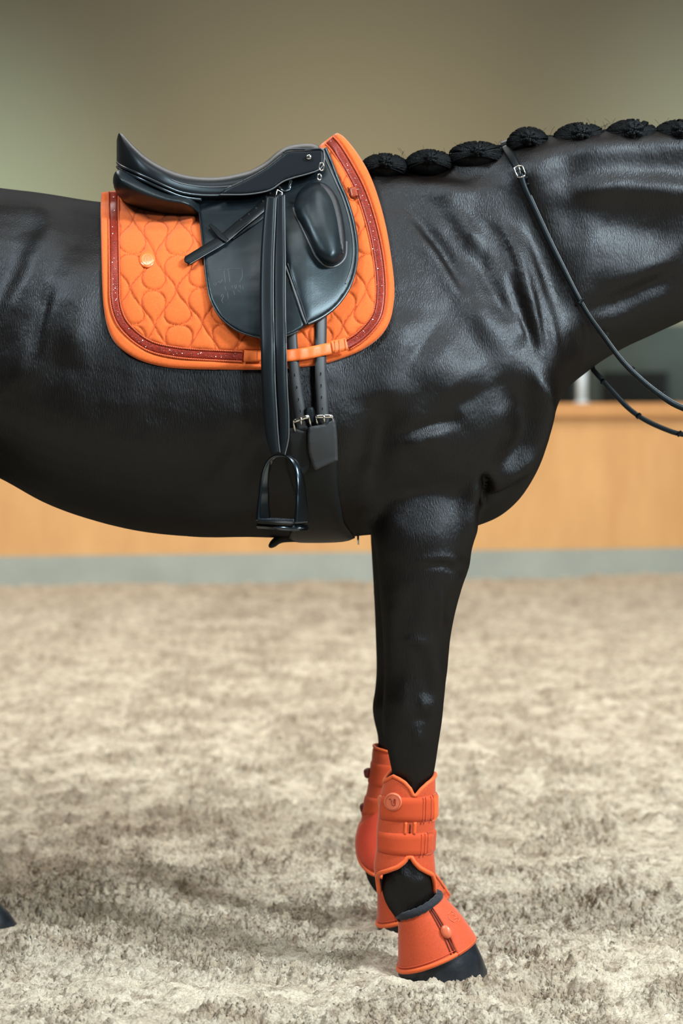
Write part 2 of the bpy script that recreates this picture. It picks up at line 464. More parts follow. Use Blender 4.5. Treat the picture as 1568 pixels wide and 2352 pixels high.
def woodmat(name, col, col2):
    m, nt, b = nmat(name)
    tc = node(nt, 'ShaderNodeTexCoord'); mp = node(nt, 'ShaderNodeMapping'); mp.inputs['Scale'].default_value = (1.2, 1, .35)
    nt.links.new(tc.outputs['Object'], mp.inputs[0])
    nz = node(nt, 'ShaderNodeTexNoise', Scale=4.0, Detail=6.0, Roughness=.6); nt.links.new(mp.outputs[0], nz.inputs['Vector'])
    mx = node(nt, 'ShaderNodeMix', data_type='RGBA'); mx.inputs[6].default_value = (*col, 1); mx.inputs[7].default_value = (*col2, 1)
    r = node(nt, 'ShaderNodeMapRange'); r.inputs[1].default_value = .35; r.inputs[2].default_value = .7
    nt.links.new(nz.outputs['Fac'], r.inputs[0]); nt.links.new(r.outputs[0], mx.inputs[0]); nt.links.new(mx.outputs[2], b.inputs['Base Color'])
    b.inputs['Roughness'].default_value = .6
    return m
BR = math.radians(9.0); PV = (0, 8.2)
M['board'] = woodmat('larch_board', (.66, .36, .135), (.56, .285, .10))
M['cap'] = woodmat('darker_larch_rail', (.60, .30, .10), (.50, .235, .075))
M['kick'] = simple('grey_green_kickboard', (.335, .365, .325), .5, var=(3, .85))
box('wall_back', -8, 8, 8.20, 8.26, .15, 1.02, M['board'], rz=BR, piv=PV)
box('trim_1', -8, 8, 8.15, 8.34, 1.00, 1.095, M['cap'], rz=BR, piv=PV, bev=.015)
box('trim_2', -8, 8, 8.12, 8.28, -.12, .175, M['kick'], rz=BR, piv=PV, bev=.01)
M['plaster'] = simple('olive_plaster', (.30, .265, .185), .9)
M['dark'] = simple('dark_green_panel', (.055, .068, .062), .7, var=(1.5, .7))
M['black'] = simple('doorway_black', (.006, .007, .007), .9)  # solid black stands in for the dark of open doorways
M['concrete'] = simple('dark_hall_ground', (.10, .09, .08), .9)
box('wall_far', -14, 14, 20.0, 20.2, 1.9, 7.2, M['plaster'])
box('wall_far_lower', -14, 14, 19.9, 20.15, -.1, 1.95, M['dark'])
box('floor_gallery', -14, 14, 9.7, 20.1, -.3, -.08, M['concrete'])
M['ceil'] = simple('brown_roof_cladding', (.12, .10, .07), .9)
box('ceiling', -14, 14, -6, 20.3, 7.2, 7.4, M['ceil'])
box('door_1', 2.28, 2.75, 19.82, 19.95, -.08, 1.30, M['black'])
box('door_2', 3.12, 3.9, 19.82, 19.95, -.08, 1.38, M['black'])
box('wall_left', -14.2, -14, -8, 20.3, -.1, 7.2, M['plaster'])
box('wall_right', 14, 14.2, -8, 20.3, -.1, 7.2, M['plaster'])
# white post standing behind the boards
M['whitepost'] = simple('white_powder_coat', (.62, .70, .74), .35)
pc = P(1336, 930, 8.47)
post = empty('post', (pc.x, 8.47, 1.09), 'white round metal post standing on the wooden arena boards under the neck', 'post')
V, Fc = loft([[Vector((pc.x+.034*math.cos(a), 8.47+.034*math.sin(a), z)) for a in np.linspace(0, 2*PI, 24, endpoint=False)] for z in (1.094, 1.3, 1.8, 2.4)])
mesh_obj('pole', V, Fc, M['whitepost'], post)
V, Fc = loft([[Vector((pc.x+r*math.cos(a), 8.47+r*math.sin(a), z)) for a in np.linspace(0, 2*PI, 24, endpoint=False)] for r, z in ((.05, 1.094), (.05, 1.103), (.036, 1.106))])
mesh_obj('base_plate', V, Fc, M['whitepost'], post)
# ------------------------------------------------------------------ horse
SC = FPX/CAMD
def X0(px): return (px-784)/SC
def Z0(py): return CAMH-(py-HOR)/SC
TH = np.radians([0, 30, 60, 90, 120, 150, 180])
PR = {'r': (0, .60, .92, 1, .90, .52, 0), 'b': (0, .42, .80, .99, .97, .60, 0), 'w': (0, .26, .60, .93, 1, .66, 0),
      's': (0, .33, .53, .86, 1, .72, 0), 'n0': (0, .54, .66, .83, 1, .78, 0), 'n': (0, .74, .83, 1, .93, .56, 0)}
# px, top, bottom, half width, profile
ST = [(-606, 600, 680, .02, 'r'), (-590, 545, 760, .10, 'r'), (-540, 490, 860, .17, 'r'), (-450, 448, 950, .225, 'r'), (-300, 416, 1010, .27, 'r'),
      (-150, 412, 1050, .285, 'r'), (0, 432, 1096, .285, 'b'), (110, 446, 1156, .30, 'b'), (230, 464, 1198, .315, 'b'), (330, 472, 1220, .32, 'b'),
      (450, 478, 1232, .32, 'b'), (580, 468, 1233, .315, 'b'), (700, 428, 1236, .30, 'b'), (790, 392, 1234, .285, 'w'), (850, 378, 1228, .275, 'w'),
      (950, 378, 1222, .262, 'w'), (1040, 364, 1214, .250, 's'), (1100, 348, 1206, .238, 's'), (1160, 335, 1176, .225, 's'), (1205, 325, 1126, .208, 'n0'),
      (1236, 319, 1062, .190, 'n0'), (1255, 315, 990, .176, 'n0'), (1272, 312, 940, .165, 'n0'), (1295, 309, 902, .152, 'n0'), (1340, 304, 860, .135, 'n'),
      (1420, 300, 806, .118, 'n'), (1500, 298, 768, .108, 'n'), (1600, 300, 722, .100, 'n'), (1720, 306, 670, .095, 'n'), (1840, 330, 610, .085, 'n'), (1900, 380, 560, .06, 'n'), (1925, 430, 510, .02, 'n')]
sx = [s[0] for s in ST]
def body_slices():
    xs = np.concatenate([np.linspace(-606, -540, 10)[:-1], np.arange(-540, 1140, 16), np.arange(1140, 1340, 7), np.arange(1340, 1925, 16), [1925]])
    top = cr(sx, [s[1] for s in ST], xs); bot = cr(sx, [s[2] for s in ST], xs); w = cr(sx, [s[3] for s in ST], xs)
    prof = np.array([PR[s[4]] for s in ST]); rings = []
    th = np.linspace(0, PI, 29)
    pc_ = np.array([cr(TH, p, th) for p in prof])      # stations x th
    fx = np.arange(-700, 2030, 7.0); kk = np.exp(-(np.arange(-12, 13)*7.0/30)**2); kk /= kk.sum()
    pf = np.stack([np.convolve(np.pad(np.interp(fx, sx, pc_[:, j]), 12, mode='edge'), kk, 'valid') for j in range(len(th))], 1)
    core = (fx > -520)&(fx < 1860)
    wf = np.interp(fx, sx, [s[3] for s in ST]); ws = np.convolve(np.pad(wf, 12, mode='edge'), kk, 'valid'); w = np.where((xs > -500) & (xs < 1850), np.interp(xs, fx, ws), w)
    for i, x in enumerate(xs):
        p = np.array([np.interp(x, fx, pf[:, j]) for j in range(len(th))])
        z = Z0(top[i])+(Z0(bot[i])-Z0(top[i]))*(1-np.cos(th))/2
        ring = [Vector((X0(x), -w[i]*p[j], z[j])) for j in range(len(th))]
        ring += [Vector((X0(x), w[i]*p[j], z[j])) for j in range(len(th)-2, 0, -1)]
        rings.append(ring)
    return loft(rings)
def leg_px(st, yc, n=28):
    """st rows: py, xl, xr, half width ; in the plane y=yc"""
    py = np.array([s[0] for s in st], float); d = (yc+CAMD)/FPX
    yy = np.arange(py[0], py[-1]+.1, 12.0)
    yy[-1] = py[-1]
    xl = cr(py, [s[1] for s in st], yy); xr = cr(py, [s[2] for s in st], yy); b = cr(py, [s[3] for s in st], yy)
    yo = cr(py, [(s[4] if len(s) > 4 else 0) for s in st], yy)
    rings = []
    for i in range(len(yy)):
        cx = ((xl[i]+xr[i])/2-784)*d; a = (xr[i]-xl[i])/2*d; z = CAMH-(yy[i]-HOR)*d
        ring = []
        for k in range(n):
            t = 2*PI*k/n; c, s = math.cos(t), math.sin(t)
            c = math.copysign(abs(c)**.9, c); s = math.copysign(abs(s)**.9, s)
            ring.append(Vector((cx+a*c, yc+yo[i]+b[i]*s, z)))
        rings.append(ring)
    return loft(rings)
NEAR = -.17; FAR = .175
near = [(900, 910, 1100, .02, .11), (1000, 875, 1110, .045, .085), (1070, 856, 1110, .066, .056), (1130, 850, 1102, .082, .034), (1180, 850, 1095, .088, .022), (1225, 853, 1090, .088, .014), (1260, 858, 1084, .085, .009), (1294, 864, 1081, .080, .005),
        (1340, 869, 1064, .073), (1400, 874, 1047, .066), (1460, 878, 1035, .060), (1537, 882, 1027, .054), (1580, 881, 1021, .053), (1612, 879, 1018, .054),
        (1650, 877, 1014, .054), (1690, 880, 1009, .052), (1725, 890, 1004, .047), (1760, 897, 999, .042), (1800, 905, 990, .037), (1870, 910, 985, .035),
        (1940, 908, 985, .036), (1975, 894, 988, .040), (2010, 879, 992, .043), (2045, 877, 994, .043), (2080, 889, 1000, .038), (2110, 910, 1018, .036), (2140, 930, 1045, .038), (2175, 935, 1075, .042)]
far = [(1000, 890, 1100, .05, -.05), (1100, 850, 1080, .085, -.01), (1180, 848, 1060, .095), (1247, 851, 1040, .09), (1343, 857, 1018, .072), (1482, 863, 988, .058), (1540, 864, 980, .053), (1592, 860, 976, .053), (1622, 855, 972, .054),
       (1660, 860, 966, .052), (1689, 867, 960, .047), (1730, 868, 950, .041), (1800, 862, 940, .036), (1900, 852, 928, .035), (1950, 845, 926, .038), (1985, 838, 932, .043),
       (2015, 842, 940, .043), (2045, 860, 955, .037), (2075, 885, 980, .037), (2095, 888, 1000, .04)]
def leg_world(st, dx_fn, yc, n=24):
    z = [s[0] for s in st][::-1]; zz = np.linspace(st[0][0], st[-1][0], 60)
    rings = []
    for q in zz:
        xc = cr(z, [s[1] for s in st][::-1], q)+dx_fn(q); a = cr(z, [s[2] for s in st][::-1], q); b_ = cr(z, [s[3] for s in st][::-1], q)
        rings.append([Vector((xc+a*math.cos(2*PI*k/n), yc+b_*math.sin(2*PI*k/n), q)) for k in range(n)])
    return loft(rings)
hind = [(1.30, -1.02, .20, .10), (1.15, -1.02, .24, .125), (1.0, -1.01, .225, .125), (.86, -1.02, .17, .105), (.74, -1.02, .12, .08), (.64, -1.03, .088, .06), (.56, -1.06, .078, .052),
        (.48, -1.05, .060, .044), (.38, -1.03, .040, .036), (.25, -1.01, .036, .034), (.18, -.995, .043, .037), (.13, -.97, .043, .036), (.08, -.94, .044, .038), (.05, -.925, .05, .044)]
def head_geo():
    A = Vector((X0(1850), 0, Z0(430))); Bp = Vector((X0(2190), 0, Z0(960))); ax_ = (Bp-A); L = ax_.length; ax_.normalize()
    up = Vector((-ax_.z, 0, ax_.x)) if True else None
    if up.x < 0: up = -up
    T_ = [(-.08, .05, .06, .04), (0, .11, .13, .085), (.15, .13, .17, .10), (.3, .12, .17, .095), (.45, .10, .13, .078), (.6, .085, .09, .06), (.75, .075, .07, .05), (.88, .075, .07, .052), (.97, .06, .06, .045), (1.01, .03, .03, .02)]
    rings = []
    for t, f, bk, w in T_:
        c = A+ax_*(t*L); ring = []
        for k in range(24):
            a = 2*PI*k/24; r = f if math.cos(a) > 0 else bk
            ring.append(c+up*(r*.8*math.cos(a))+Vector((0, w*math.sin(a), 0)))
        rings.append(ring)
    g = [loft(rings)]
    for s in (-1, 1):
        e0 = A+up*.06+Vector((-.02, s*.05, .03)); rings = []
        for t, r in ((0, .035), (.3, .04), (.7, .025), (1, .004)):
            c = e0+Vector((.03*t, s*.03*t, .17*t))
            rings.append([c+Vector((r*math.cos(2*PI*k/12), r*.7*math.sin(2*PI*k/12), 0)) for k in range(12)])
        g.append(loft(rings))
    return merge_geo(g)
geo = merge_geo([body_slices(), leg_px(near, NEAR), leg_px(far, FAR),
                 leg_world(hind, lambda q: 0.0, -.17), leg_world(hind, lambda q: .07*min(1, max(0, (1.1-q)/.9)), .175), head_geo()])
tmp = mesh_obj('body_source', geo[0], geo[1], None)
md = tmp.modifiers.new('r', 'REMESH'); md.mode = 'VOXEL'; md.voxel_size = .0065; md.adaptivity = 0
dg = bpy.context.evaluated_depsgraph_get()
bm_me = bpy.data.meshes.new_from_object(tmp.evaluated_get(dg))
bpy.data.objects.remove(tmp)
nV = len(bm_me.vertices); co = np.empty(nV*3); bm_me.vertices.foreach_get('co', co); co = co.reshape(-1, 3)
ed = np.empty(len(bm_me.edges)*2, np.int32); bm_me.edges.foreach_get('vertices', ed); ed = ed.reshape(-1, 2)
deg = np.bincount(ed.ravel(), minlength=nV).astype(float)
def lap(c):
    out = np.empty_like(c)
    for k in range(c.shape[1]):
        out[:, k] = (np.bincount(ed[:, 0], c[ed[:, 1], k], nV)+np.bincount(ed[:, 1], c[ed[:, 0], k], nV))/deg
    return out
def smooth_it(c, it):
    for _ in range(it):                      # taubin: no shrinking
        c = c+.55*(lap(c)-c); c = c-.57*(lap(c)-c)
    return c
# heavier blend at shoulder / leg junctions
wz = np.exp(-((co[:, 2]-.97)/.12)**2)*np.exp(-((co[:, 0]-.18)/.30)**2)[:]
c2 = smooth_it(co.copy(), 12)
c3 = c2.copy()
for _ in range(45): c3 = c3+.5*(lap(c3)-c3)*wz[:, None]
co = c3
bm_me.vertices.foreach_set('co', co.ravel()); bm_me.update()
nr = np.empty(nV*3); bm_me.vertices.foreach_get('normal', nr); nr = nr.reshape(-1, 3)
# muscles, folds and veins: (path px, radius px, height mm), mirrored to both sides
MUS = [
 ([(880, 430), (960, 520), (1060, 660), (1150, 800), (1225, 900)], 26, 7),
 ([(930, 470), (1010, 570), (1075, 680), (1095, 720)], 13, -9),
 ([(1000, 440), (1080, 540), (1150, 680), (1210, 800)], 18, 8),
 ([(1085, 540), (1130, 650), (1180, 740), (1195, 765)], 16, -11),
 ([(1110, 470), (1180, 560), (1215, 680), (1240, 800), (1262, 880)], 13, 8),
 ([(1165, 620), (1200, 720), (1236, 820)], 9, -6),
 ([(1180, 380), (1230, 540), (1275, 650), (1310, 760), (1318, 830)], 34, -13),
 ([(1150, 500), (1205, 560), (1250, 680), (1275, 800), (1278, 870)], 12, 5),
 ([(1200, 800), (1250, 920), (1245, 1000), (1215, 1060), (1150, 1110), (1085, 1130)], 17, 13),
 ([(1130, 870), (1200, 930), (1205, 1010), (1150, 1070), (1110, 1080)], 30, -10),
 ([(1205, 1085), (1160, 1130), (1110, 1150)], 7, -6),
 ([(1085, 1080), (1095, 1110), (1075, 1160), (1080, 1240), (1076, 1280)], 15, 12),
 ([(1104, 1085), (1118, 1120), (1105, 1170)], 9, -14),
 ([(960, 800), (1040, 860), (1080, 920)], 60, 10),
 ([(900, 1010), (980, 980), (1070, 960)], 12, -5),
 ([(930, 1030), (990, 1010), (1030, 1020)], 30, 3),
 ([(890, 900), (880, 1000), (860, 1090), (850, 1170)], 30, -12),
 ([(930, 700), (900, 850), (880, 960)], 40, 6),
 ([(1230, 455), (1330, 440), (1430, 430), (1568, 440), (1700, 440)], 26, 9),
 ([(1260, 500), (1330, 510), (1450, 520), (1568, 560), (1700, 580)], 44, -8),
 ([(1380, 680), (1440, 640), (1500, 610), (1568, 560), (1640, 540)], 30, 6),
 ([(1320, 790), (1400, 740), (1500, 700), (1568, 670)], 30, 6),
 ([(1345, 720), (1420, 690), (1568, 620)], 18, -6),
 ([(850, 440), (920, 425), (1000, 430), (1100, 450)], 26, 8),
 ([(860, 400), (960, 398), (1080, 400), (1180, 390)], 22, -7),
 ([(-60, 470), (20, 480), (90, 490), (115, 540), (80, 600), (30, 700), (-20, 800)], 30, 10),
 ([(170, 560), (130, 680), (80, 800), (20, 920)], 30, 8),
 ([(60, 540), (30, 620), (-30, 720), (-80, 800)], 34, -8),
 ([(210, 560), (180, 700), (150, 850)], 34, 8),
 ([(120, 640), (90, 760), (60, 860)], 14, -6),
 ([(560, 960), (530, 1060), (460, 1150)], 18, -5),
 ([(640, 1130), (540, 1180), (420, 1215)], 26, 6),
 ([(-60, 1010), (0, 1050), (90, 1130), (200, 1175), (300, 1200)], 20, -3),
 # foreleg: crease, veins, tendons, knee bones
 ([(950, 1296), (990, 1288), (1030, 1284), (1070, 1300)], 7, 4),
 ([(960, 1302), (1010, 1296), (1060, 1312)], 5, -5),
 ([(1066, 1318), (1045, 1336), (1020, 1340)], 5, 3),
 ([(1014, 1345), (1010, 1420), (1008, 1470)], 7, 4),
 ([(1040, 1350), (1028, 1440)], 9, -4),
 ([(985, 1440), (1000, 1520), (1008, 1600), (1005, 1680), (990, 1740)], 18, 6),
 ([(920, 1476), (955, 1472), (985, 1490)], 7, 4),
 ([(945, 1480), (975, 1540), (985, 1610), (980, 1660)], 12, -4),
 ([(930, 1560), (925, 1620), (940, 1650)], 12, 4),
 ([(960, 1620), (1000, 1618)], 16, 5),
 ([(945, 1652), (985, 1650)], 6, -4),
 ([(945, 1700), (975, 1690)], 13, 4),
 ([(905, 1340), (900, 1450), (905, 1540)], 12, 3),
 ([(945, 1340), (945, 1440)], 14, -3),
 ([(915, 2020), (935, 2000)], 16, 4),
 ([(960, 2010), (975, 2040)], 14, 3),
]
dy = CAMD-np.abs(co[:, 1]); px = 784+co[:, 0]*FPX/dy; py = HOR-(co[:, 2]-CAMH)*FPX/dy
side = np.clip((np.sign(co[:, 1])*nr[:, 1]), 0, 1)
disp = np.zeros(nV)
for pth, r, h in MUS:
    L = spline(pth, 2.0); r = max(r*1.25, 9)
    lo = L.min(0)-3*r; hi = L.max(0)+3*r
    s = np.where((px > lo[0]) & (px < hi[0]) & (py > lo[1]) & (py < hi[1]) & (side > .05))[0]
    if not len(s): continue
    d2 = ((px[s, None]-L[None, :, 0])**2+(py[s, None]-L[None, :, 1])**2)
    j = d2.argmin(1); dd = np.sqrt(d2.min(1)); e = np.minimum(j, len(L)-1-j)/max(1, len(L)*.35)
    h *= 1.8 if pth[0][1] < 1280 else 1.0
    disp[s] += h*.001*np.exp(-(dd/r)**2)*(np.clip(e, 0, 1)**2*(3-2*np.clip(e, 0, 1)))
disp *= np.clip(side*1.6, 0, 1)
# faint relief under the skin
disp += .0022*fbm(px/1000., py/1000.+(co[:, 1] > 0)*5, 11.0, 3, 201)*np.clip(side*1.4, 0, 1)*(co[:, 2] > .55)
co = co+nr*disp[:, None]
co = smooth_it(co, 2)
bm_me.vertices.foreach_set('co', co.ravel()); bm_me.update()
bm_me.polygons.foreach_set('use_smooth', np.ones(len(bm_me.polygons), bool))
horse = empty('horse', (0, 0, 0), 'black glossy horse with braided mane standing side on under orange saddle pad', 'horse')
bm_me.name = 'body'; bm_me.materials.append(M['coat'])
body = bpy.data.objects.new('body', bm_me); COL.objects.link(body); body.parent = horse
bvh = BVHTree.FromPolygons([tuple(v) for v in co], [tuple(p.vertices) for p in bm_me.polygons])
# half width of the trunk on a grid
gx_ = np.arange(-.9, 1.35, .01); gz_ = np.arange(.80, 1.95, .01)
HWg = np.zeros((len(gz_), len(gx_)))
for i, z in enumerate(gz_):
    for j, x in enumerate(gx_):
        h = bvh.ray_cast(Vector((x, -1.0, z)), Vector((0, 1, 0)), 1.0)
        if h[0] is not None: HWg[i, j] = -h[0].y
def bil(G, x, z):
    u = np.clip((np.asarray(x)-gx_[0])/.01, 0, len(gx_)-1.001); v = np.clip((np.asarray(z)-gz_[0])/.01, 0, len(gz_)-1.001)
    i = u.astype(int); j = v.astype(int); fu, fv = u-i, v-j
    return (G[j, i]*(1-fu)+G[j, i+1]*fu)*(1-fv)+(G[j+1, i]*(1-fu)+G[j+1, i+1]*fu)*fv
HWs = HWg.copy()
for _ in range(6):
    Pd = np.pad(HWs, 1, mode='edge')
    HWs = (Pd[:-2, 1:-1]+Pd[2:, 1:-1]+Pd[1:-1, :-2]+Pd[1:-1, 2:]+4*Pd[1:-1, 1:-1])/8
HWs = np.maximum(HWs, HWg)
def HB(off): return lambda x, z: -(bil(HWg, x, z)+off)

# hooves
def ring_pt(L, R, b_, yc, n, sl=0.0):
    A, C = P(*L, yc), P(*R, yc); c = (A+C)/2; u = (C-A)/2
    return [c+u*math.sin(2*PI*k/n)+Vector((0, -b_*math.cos(2*PI*k/n), sl*math.cos(2*PI*k/n))) for k in range(n)]
def far_map(p):      # same foot, planted 4 cm further back on the far side
    return (784+(p[0]-784)*.9225-37.6, 888+(p[1]-888)*.9225)
def hoof(fm, yc):
    rows = [((946, 2158), (1064, 2116), .046), ((932, 2185), (1085, 2152), .052), ((922, 2212), (1104, 2192), .058), ((914, 2236), (1119, 2229), .062), ((916, 2250), (1119, 2242), .060)]
    rg = [ring_pt(fm(l), fm(r), b_, yc, 40) for l, r, b_ in rows]
    for r in rg[-2:-1]:
        for v in r: pass
    V, Fc = loft(rg)
    return mesh_obj('hoof', V, Fc, M['hoof'], horse)
hoof(lambda p: p, NEAR); hoof(far_map, FAR)
for dx, yc in ((0, -.17), (.072, .19)):
    rg = []
    for z, xc, a, b_ in ((.095, -.915+dx, .048, .044), (.075, -.898+dx, .062, .052), (.045, -.882+dx, .072, .056), (.004, -.87+dx, .078, .060), (-.01, -.87+dx, .077, .06)):
        rg.append([Vector((xc+a*math.cos(2*PI*k/32), yc+b_*math.sin(2*PI*k/32), z+(-.015*math.cos(2*PI*k/32) if z > .02 else 0))) for k in range(32)])
    V, Fc = loft(rg); mesh_obj('hoof', V, Fc, M['hoof'], horse)
# eyes and nostrils of the head beyond the frame
for s in (-1, 1):
    for nm, c, r in (('eye', P(1935, 560, 0)+Vector((0, s*.088, 0)), .022), ('nostril', P(2172, 905, 0)+Vector((0, s*.045, 0)), .014)):
        bm = bmesh.new(); bmesh.ops.create_uvsphere(bm, u_segments=20, v_segments=12, radius=r); bmesh.ops.translate(bm, verts=bm.verts, vec=c)
        me_ = bpy.data.meshes.new(nm); bm.to_mesh(me_); bm.free(); me_.materials.append(M['hoof' if nm == 'eye' else 'hole'])
        o_ = bpy.data.objects.new(nm, me_); COL.objects.link(o_); o_.parent = horse
# tail
g = []
for k in range(46):
    a = RNG.normal(0, .03, 2); p0 = Vector((-1.27, a[0]*.5, 1.42+a[1]))
    pts = [p0, p0+Vector((-.06, a[0]*.5, -.08)), p0+Vector((-.10+a[1], a[0]*1.5, -.35)), p0+Vector((-.09+a[1]*2, a[0]*2.4, -.7)), p0+Vector((-.06+a[1]*2, a[0]*2, -1.02-abs(a[1])))]
    pts = [Vector(q) for q in spline([tuple(q) for q in pts], .08)]
    g.append(tube_geo(pts, list(np.interp(np.linspace(0, 1, len(pts)), [0, .3, .8, 1], [.02, .018, .012, .002])), 6))
V, Fc = merge_geo(g); mesh_obj('tail', V, Fc, M['hair'], horse)
# plaited mane: a hump of hair with a rolled button at each plait
def rosette(c, R, tilt, seed):
    g = []; rg = random.Random(seed)
    for s in range(2):
        pts = []; rad = []
        for k in range(56):
            t = k/55; a = t*2*PI*2.3+s*PI+rg.random()*.04; r = R*(.14+.72*t)
            pts.append(c+Vector((r*math.cos(a)*1.05, -R*.62*(1-t*t)-.003*math.sin(a*7), r*math.sin(a)*.95+tilt*r*math.cos(a))))
            rad.append(R*(.17+.05*math.sin(a*7+s))*(1 if t < .93 else (1-t)/.07*.9+.1))
        g.append(tube_geo(pts, rad, 8))
    return merge_geo(g)
bpos = [(885, 372, 52, 25, 18), (988, 363, 52, 25, 17), (1096, 346, 62, 27, 18), (1214, 316, 46, 31, 22), (1334, 306, 60, 31, 24), (1452, 299, 60, 32, 26), (1564, 299, 62, 31, 24)]
for i, (bx, by, rx, rz, rr) in enumerate(bpos):
    ctr = P(bx-2, by+rz*.62, -.026)
    rings = []
    for u in np.linspace(-1, 1, 19):
        q = max(0.0, 1-abs(u)**2.2)**.5
        ring = []
        for k in range(24):
            a = 2*PI*k/24
            rad = q*(1+.05*math.sin(a*11+u*9+i)+.03*math.sin(a*23+u*5))
            ring.append(ctr+Vector((rx/SC*u*(1.0), -.040*rad*math.cos(a)*(.8 if math.cos(a) < 0 else 1), rz*1.25/SC*rad*math.sin(a))))
        rings.append(ring)
    g = [loft(rings)]; rgx = random.Random(50+i)
    A3 = np.array([rx/SC*1.03, .046, rz*1.32/SC]); dk = np.array([0, -.97, .12])
    for k in range(110):
        ph = rgx.uniform(-.5, PI+.5); d0 = np.array([math.cos(ph)*1.0, rgx.uniform(-.1, .5), math.sin(ph)]); jit = rgx.uniform(-.14, .14); pts = []
        for s in np.linspace(0, 1, 9):
            d_ = d0*(1-s)+(dk+np.array([jit, 0, jit*.6]))*s; d_ = d_/np.linalg.norm(d_)
            pts.append(ctr+Vector(d_*A3*(1.0+.05*math.sin(PI*s)+rgx.uniform(0, .015))))
        g.append(tube_geo(pts, [.0016]*8+[.0008], 5))
    V, Fc = merge_geo(g)
    braid = mesh_obj('braid', V, Fc, M['hair'], horse)
    rc = P(bx, by+1, -.070)
    V, Fc = rosette(rc, rr/SC, .15*(i % 3-1), i)
    kn = mesh_obj('knot', V, Fc, M['hair'], braid)
# the roots of the mane along the crest and loose flyaway hairs
g = []
crest = [(835, 385), (900, 378), (1000, 370), (1100, 352), (1165, 338), (1250, 324), (1340, 313), (1450, 306), (1568, 306), (1700, 312), (1840, 335)]
pts = [P(x, y+8, 0) for x, y in spline(crest, 10)]
V, Fc = tube_geo(pts, [.017+.002*math.sin(k*.9) for k in range(len(pts))], 12)
g.append((V, Fc))
for k in range(90):
    x = RNG.uniform(838, 1568); y = np.interp(x, [c[0] for c in crest], [c[1] for c in crest])-RNG.uniform(2, 14)
    L = RNG.uniform(10, 38); an = RNG.uniform(-1.1, 1.1); cv = RNG.uniform(-10, 10)
    q = [P(x, y+8, -.01), P(x+L*.5*math.sin(an), y-L*.5*math.cos(an), -.015), P(x+L*math.sin(an)+cv, y-L*math.cos(an)*.9, -.02)]
    g.append(tube_geo([Vector(v) for v in spline([tuple(v) for v in q], .006)], .00028, 4))
V, Fc = merge_geo(g); mesh_obj('mane', V, Fc, M['hair'], horse)
# ------------------------------------------------------------------ saddle pad
ZS = cr([-.60, -.50, -.40, -.2, -.05, .0], [1.620, 1.622, 1.60, 1.59, 1.66, 1.735], np.clip(gx_, -.60, .0))
def zs_fn(x): return np.interp(x, [-.535, -.50, -.40, -.25, -.12, -.05, -.01, .06], [1.618, 1.622, 1.605, 1.60, 1.655, 1.72, 1.752, 1.76])
def smax(a, b_, k=.03): return .5*(a+b_+np.sqrt((a-b_)**2+k*k))-k*.25
def YP(x, z):
    hw = bil(HWs, x, z)+.010
    t = np.clip(zs_fn(x)-z, 0, 1)
    return -np.minimum(smax(hw, .27*np.sqrt(t)), .40)
def YF(x, z):        # the saddle flap lies over the pad, spreads out from the tree and flares at its hem
    return -(.020*np.clip((1.46-z)/.17, 0, 1)**1.6+smax(-YP(x, z)+.019, np.clip(.105+.52*(1.60-z), .06, .33), .04))
def offY(f, d): return lambda x, z: f(x, z)-d
PADO = [(233, 442), (264, 438), (300, 442), (400, 446), (500, 446), (600, 425), (680, 378), (735, 333), (760, 313), (775, 305), (792, 317), (820, 352), (846, 395),
        (868, 452), (886, 520), (898, 590), (905, 650), (904, 695), (894, 740), (870, 776), (830, 805), (782, 825), (740, 837), (680, 845), (600, 849), (500, 849),
        (420, 847), (368, 841), (322, 828), (285, 807), (261, 783), (246, 750), (237, 700), (234, 640), (232, 550), (231, 480)]
BAND_L = [(261, 441), (261, 480), (262, 560), (263, 640), (264, 690), (273, 727), (290, 754), (320, 781), (355, 799), (410, 810), (470, 815), (557, 819)]
BAND_R = [(756, 322), (772, 340), (800, 385), (828, 440), (850, 505), (865, 570), (873, 630), (874, 680), (867, 722), (848, 752), (822, 777), (796, 793)]
BL = spline(BAND_L, 2); BRR = spline(BAND_R, 2)
BOTH = np.concatenate([BL, spline([(557, 819), (640, 820), (796, 793)], 2), BRR])
INNER = np.concatenate([spline([(273, 400), (273, 480), (275, 640), (277, 690), (285, 722), (300, 746), (326, 770), (358, 787), (410, 798), (470, 803), (640, 806), (740, 798), (786, 783),
                                (812, 768), (838, 745), (856, 718), (862, 680), (861, 630), (853, 572), (838, 508), (816, 445), (789, 391), (762, 348), (745, 330)], 2)])
INPOLY = [tuple(p) for p in INNER[::6]]+[(740, 300), (273, 380)]
# stitched ogee / drop quilting lines in one 108 x 163 px repeat
DU = [0, 3, 8, 16, 28, 40, 52, 64, 74, 81.5]; DW = [0, 13, 21, 27, 29, 26, 18, 8.5, 3, .8]
uu = np.arange(0, 81.6, 1.0); ww = cr(DU, DW, uu)
ln = []
for cx, cy in ((0, 0), (54, 81.5)):
    for ix in (-1, 0, 1):
        for iy in (-1, 0, 1):
            for sgx in (-1, 1):
                for sgy in (-1, 1):
                    for u_, w_ in zip(uu, ww): ln.append((cx+108*ix+sgx*w_, cy+163*iy+sgy*u_))
kdq = KDTree(len(ln))
for i, p in enumerate(ln): kdq.insert((p[0], p[1], 0), i)
kdq.balance()
kdb = KDTree(len(BOTH))
for i, p in enumerate(BOTH): kdb.insert((p[0], p[1], 0), i)
kdb.balance()
kdi = KDTree(len(INNER))
for i, p in enumerate(INNER): kdi.insert((p[0], p[1], 0), i)
kdi.balance()
def qwarp(x, y):
    return (x-356+3*math.sin(y*.021)+2*math.sin(x*.05+1), y-666+3*math.sin(x*.03)+1.5*math.sin(y*.06))
